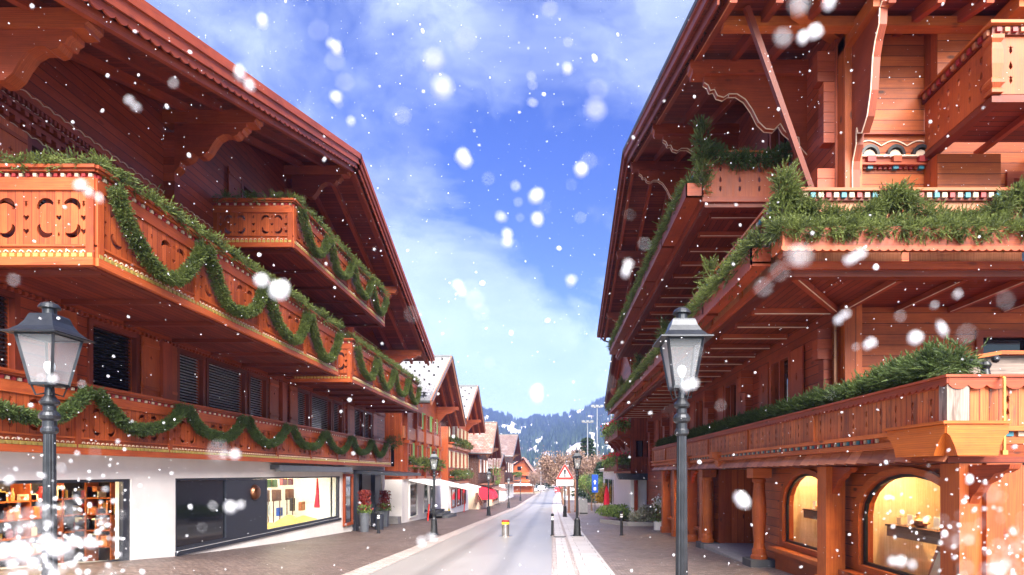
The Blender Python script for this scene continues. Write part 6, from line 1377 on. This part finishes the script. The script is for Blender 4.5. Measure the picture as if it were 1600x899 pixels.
for x, y, lb in ((.32, 22.6, 'dark iron drain grate in the slabs right of the slim bollard'),):
    z = g(x, y)+.012; m = MB()
    for j in range(7): m.box(x-.22, x+.22, y-.22+j*.066, y-.22+j*.066+.035, z-.02, z+.004)
    m.box(x-.25, x-.221, y-.25, y+.25, z-.02, z+.006); m.box(x+.221, x+.25, y-.25, y+.25, z-.02, z+.006); m.solo('drain_grate', 'stone_dark', lb, 'drain', (x, y, z-.02))
# ---------------------------------------------------------------- HILLS, FOREST, HAZE
SKY = [(-2500, 620), (-600, 620), (100, 615), (500, 615), (700, 628), (755, 645), (790, 651), (805, 660), (822, 664), (836, 655), (868, 656), (890, 650), (905, 641), (935, 632), (958, 626), (1010, 612), (1200, 608), (1700, 606), (3500, 620)]
sx_ = np.array([a for a, _ in SKY]); sy2 = np.array([740-b_ for _, b_ in SKY])
def hillz(px, r):
    az_h = np.interp(px, sx_, sy2)/FPX; R1 = 1500.
    t = np.clip((r-420)/(R1-420), 0, 1); top = az_h*R1
    z = -6+(top+6)*(t**1.25)
    z += 7*np.sin(px*.045+r*.006)*t*(1-t)*4+5*np.sin(px*.11-r*.013)*t*(1-t)*3
    return z-np.clip((r-R1)/600, 0, 1)**2*60
pxs = np.concatenate([np.arange(-2400, 500, 60), np.arange(500, 1100, 4), np.arange(1100, 3400, 60)]); rs = np.concatenate([np.arange(380, 1560, 18), [1700, 2000]])
PX, RR = np.meshgrid(pxs, rs); Z = hillz(PX, RR)+np.random.default_rng(3).normal(0, .6, PX.shape)
V = np.stack([(PX-862)/FPX*RR, RR, Z], -1).reshape(-1, 3); nx_ = len(pxs); ii, jj = np.meshgrid(np.arange(len(rs)-1), np.arange(nx_-1), indexing='ij'); a = (ii*nx_+jj).ravel(); F = np.stack([a, a+1, a+nx_+1, a+nx_], 1)
k, b, o = mat('hill_ground'); p = k.n('ShaderNodeNewGeometry').outputs['Position']; n1 = k.noise(p, .009, 8, .65); n2 = k.noise(p, .05, 5, .7)
c = k.mix(k.ramp(n2, [(.4, 0.), (.6, 1.)]), (.10, .08, .10), (.42, .34, .30)); c = k.mix(k.ramp(n1, [(.40, 0.), (.50, 1.)]), c, (.85, .85, .88)); I(b, 'Base Color', c, k); I(b, 'Roughness', .95, k)
me = np_mesh('hills', V, F, np.zeros(len(F)), ['hill_ground'], smooth=True); o = bpy.data.objects.new('hills', me); C.objects.link(o); o['kind'] = 'structure'
# forest: cone-shaped spruces in stands, bare in the meadows
r2 = np.random.default_rng(5); n = 60000; px = np.concatenate([r2.uniform(600, 1080, 52000), r2.uniform(-600, 600, 8000)]); rr_ = 400+1110*np.sqrt(r2.random(n))
from mathutils import noise as mn
X_ = (px-862)/FPX*rr_; Zh = hillz(px, rr_)
keep = np.array([(mn.noise(Vector((x*.018, y*.008, 3.)))+.9*mn.noise(Vector((x*.06, y*.026, 7.)))) > (-.02 if y < 1350 else .10) for x, y in zip(X_, rr_)])
px, rr_, X_, Zh = px[keep], rr_[keep], X_[keep], Zh[keep]; n = len(px); hh = r2.uniform(9, 19, n)*(.5+.5*np.clip(rr_/1500, .3, 1)); ra = hh*.17
nsd = 5; ang = np.arange(nsd)*2*PI/nsd; vs = [np.stack([X_+ra*math.cos(t), rr_+ra*math.sin(t), Zh-.5+hh*.08], 1) for t in ang]+[np.stack([X_, rr_, Zh+hh], 1)]
V = np.stack(vs, 1).reshape(-1, 3); base = np.arange(n)[:, None]*(nsd+1); F = np.concatenate([np.concatenate([base+j, base+(j+1) % nsd, base+nsd], 1) for j in range(nsd)]); R = np.tile(r2.random(n), nsd)
me = np_mesh('forest', V, F, R, ['conifer']); o = bpy.data.objects.new('forest', me); C.objects.link(o); tag(o, 'dark spruce forest covering the hillside behind the village', 'forest', None, 'stuff')
# distant village
def farhouse(px, y, w_, h_, dp, lab, rm='tile_brown'):
    x = (px-862)/FPX*y; z = float(hillz(px, y)) if y > 420 else gbase(y); t = thing('farmhouse', lab, 'house', (x, y, z), 'far houses in the valley'); m = MB(); m.box(x-w_/2, x+w_/2, y, y+dp, z-4, z+h_); m.prism([(-w_/2, 0), (w_/2, 0), (0, w_*.3)], (x, y, z+h_), (1, 0, 0), (0, 0, 1), (0, dp, 0)); m.build('wall', 'wood_brown_trim', t)
    for s_ in (-1, 1): m = MB(); m.beam((x, y-1, z+h_+w_*.32), (x+s_*w_*.62, y-1, z+h_-w_*.06), .01, .4, up=(0, 0, 1)); m = MB(); m.prism([(0, w_*.30), (s_*w_*.62, -w_*.06), (s_*w_*.62, w_*.0), (0, w_*.36)], (x, y-1, z+h_), (1, 0, 0), (0, 0, 1), (0, dp+2, 0)); m.build('roof', 'snow' if rm is None else rm, t)
    for dx in (-.28, 0, .28): m = MB(); m.box(x+dx*w_-.5, x+dx*w_+.5, y-.08, y-.01, z+h_*.35, z+h_*.65); m.build('window', 'pane_dark', t)
for q, (px_, y, w_, lab, rm) in enumerate(((838, 300, 10, 'small distant house left of the road end', None), (851, 360, 11, 'distant house with snowy roof low in the valley', None), (868, 280, 8, 'distant brown house at the bend of the road', 'tile_pink'), (815, 420, 12, 'distant house on the lower slope above the orange chalet', None), (893, 330, 11, 'distant house hidden among the brown trees', 'tile_brown'), (760, 700, 14, 'lone far house up the slope behind the pink tiled roof', None), (866, 1490, 9, 'tiny far chalet on the ridge meadow', 'tile_brown'))): farhouse(px_, y, w_, 4.5 if y < 1000 else 8, 9, lab, rm)
# haze
k = bpy.data.materials.new('haze_air'); k.use_nodes = True; t = k.node_tree; t.nodes.clear(); v_ = t.nodes.new('ShaderNodeVolumePrincipled'); o_ = t.nodes.new('ShaderNodeOutputMaterial'); v_.inputs['Color'].default_value = (.25, .34, 1, 1); v_.inputs['Density'].default_value = HAZE; v_.inputs['Anisotropy'].default_value = .0; t.links.new(v_.outputs[0], o_.inputs['Volume']); M['haze'] = k
if HAZE > 0:
    m = MB(); m.box(-2600, 3000, -60, 2080, -75, 262); ob = m.build('haze', 'haze'); ob['kind'] = 'stuff'
# ---------------------------------------------------------------- FALLING SNOW
fl = []; r3 = np.random.default_rng(21)
ico = bpy.data.meshes.new('tmp'); import bmesh
bm = bmesh.new(); bmesh.ops.create_icosphere(bm, subdivisions=1, radius=1); IV = np.array([v.co[:] for v in bm.verts]); IF = np.array([[v.index for v in f.verts] for f in bm.faces]); bm.free(); bpy.data.meshes.remove(ico)
n = 3600; dd = .9+r3.random(n)**.8*13; ax = r3.uniform(-.98, .85, n); az = r3.uniform(-.2, .84, n); Pn = np.stack([ax*dd, dd, az*dd], 1); sz = r3.lognormal(math.log(.0022), .35, n)
# gusts of thicker snow low on both sides of the street
def gust(cx, cy, cz, s_, n, d0, d1):
    d = r3.uniform(d0, d1, n); return np.stack([(cx+r3.normal(0, s_, n))*d, d, (cz+r3.normal(0, s_*.8, n))*d], 1)
G1 = gust(-.87, 0, -.10, .10, 230, .5, 2.2); G2 = gust(.72, 0, -.10, .09, 150, .5, 2.2); G3 = gust(-.88, 0, -.13, .06, 45, .35, .9); G4 = np.concatenate([gust(-.90, 0, -.13, .07, 170, .14, .34), gust(.76, 0, -.14, .06, 60, .14, .34), gust(-.1, 0, .3, .6, 45, .14, .3)])
big = [(q[0], q[1], q[2]*.72)+tuple(q[3:]) for q in [(520, 72, 13), (412, 36, 9), (385, 128, 14), (527, 156, 12), (685, 118, 34, 1), (725, 253, 15), (843, 330, 16), (838, 613, 20), (928, 182, 28, 1), (1273, 43, 21), (425, 445, 24), (1160, 783, 15), (1320, 413, 14), (908, 270, 10), (887, 95, 9), (808, 305, 9), (783, 345, 9), (1325, 490, 12), (1195, 445, 28, 1), (670, 842, 11), (1367, 533, 10), (1478, 468, 9), (140, 300, 12), (372, 712, 10), (830, 127, 8), (792, 368, 10), (716, 445, 11), (893, 432, 10), (980, 420, 10), (1072, 605, 15), (100, 855, 20), (30, 860, 22), (1245, 15, 20, 1), (70, 590, 9), (740, 465, 14, 1), (530, 110, 16, 1), (210, 165, 10), (1455, 520, 15), (1410, 880, 14), (1530, 885, 16), (365, 790, 11)]]
Bp = []; Bs = []
for q in big:
    d = .34 if len(q) < 4 else .17; s_ = q[2]/FPX*d*.80 if len(q) < 4 else q[2]/FPX*d*.45
    tl = r3.uniform(-.9, .9); el_ = r3.uniform(.3, 1.0)
    for e in range(3): a = r3.normal(0, .26)*s_*el_; Bp.append(((q[0]-862)/FPX*d+a*math.cos(tl)+r3.normal(0, .16)*s_, d+r3.normal(0, .01), (740-q[1])/FPX*d+a*math.sin(tl)+r3.normal(0, .16)*s_)); Bs.append(s_*r3.uniform(.45, .95))
Pn = np.concatenate([Pn, G1, G2, G3, G4, np.array(Bp)]); sz = np.concatenate([sz*1.0, r3.uniform(.0010, .0032, len(G1)+len(G2)), r3.uniform(.0015, .0032, len(G3)), r3.uniform(.0003, .0008, len(G4)), np.array(Bs)])
n = len(Pn); st = r3.uniform(.5, 1.6, (n, 3)); V = (IV[None]*(sz[:, None, None]*st[:, None, :])*(1+r3.normal(0, .12, (n, len(IV), 1))))
th = r3.uniform(0, 2*PI, n); c_, s_ = np.cos(th), np.sin(th); Vx = V[..., 0]*c_[:, None]-V[..., 2]*s_[:, None]; Vz = V[..., 0]*s_[:, None]+V[..., 2]*c_[:, None]; V = np.stack([Vx, V[..., 1], Vz], -1)+Pn[:, None, :]
F = (IF[None]+np.arange(n)[:, None, None]*len(IV)).reshape(-1, 3); me = np_mesh('falling_snow', V.reshape(-1, 3), F, np.zeros(len(F)), ['snow'], smooth=True)
ob = bpy.data.objects.new('falling_snow', me); C.objects.link(ob); tag(ob, 'white snowflakes drifting down in the air over the whole street', 'snow', None, 'stuff')
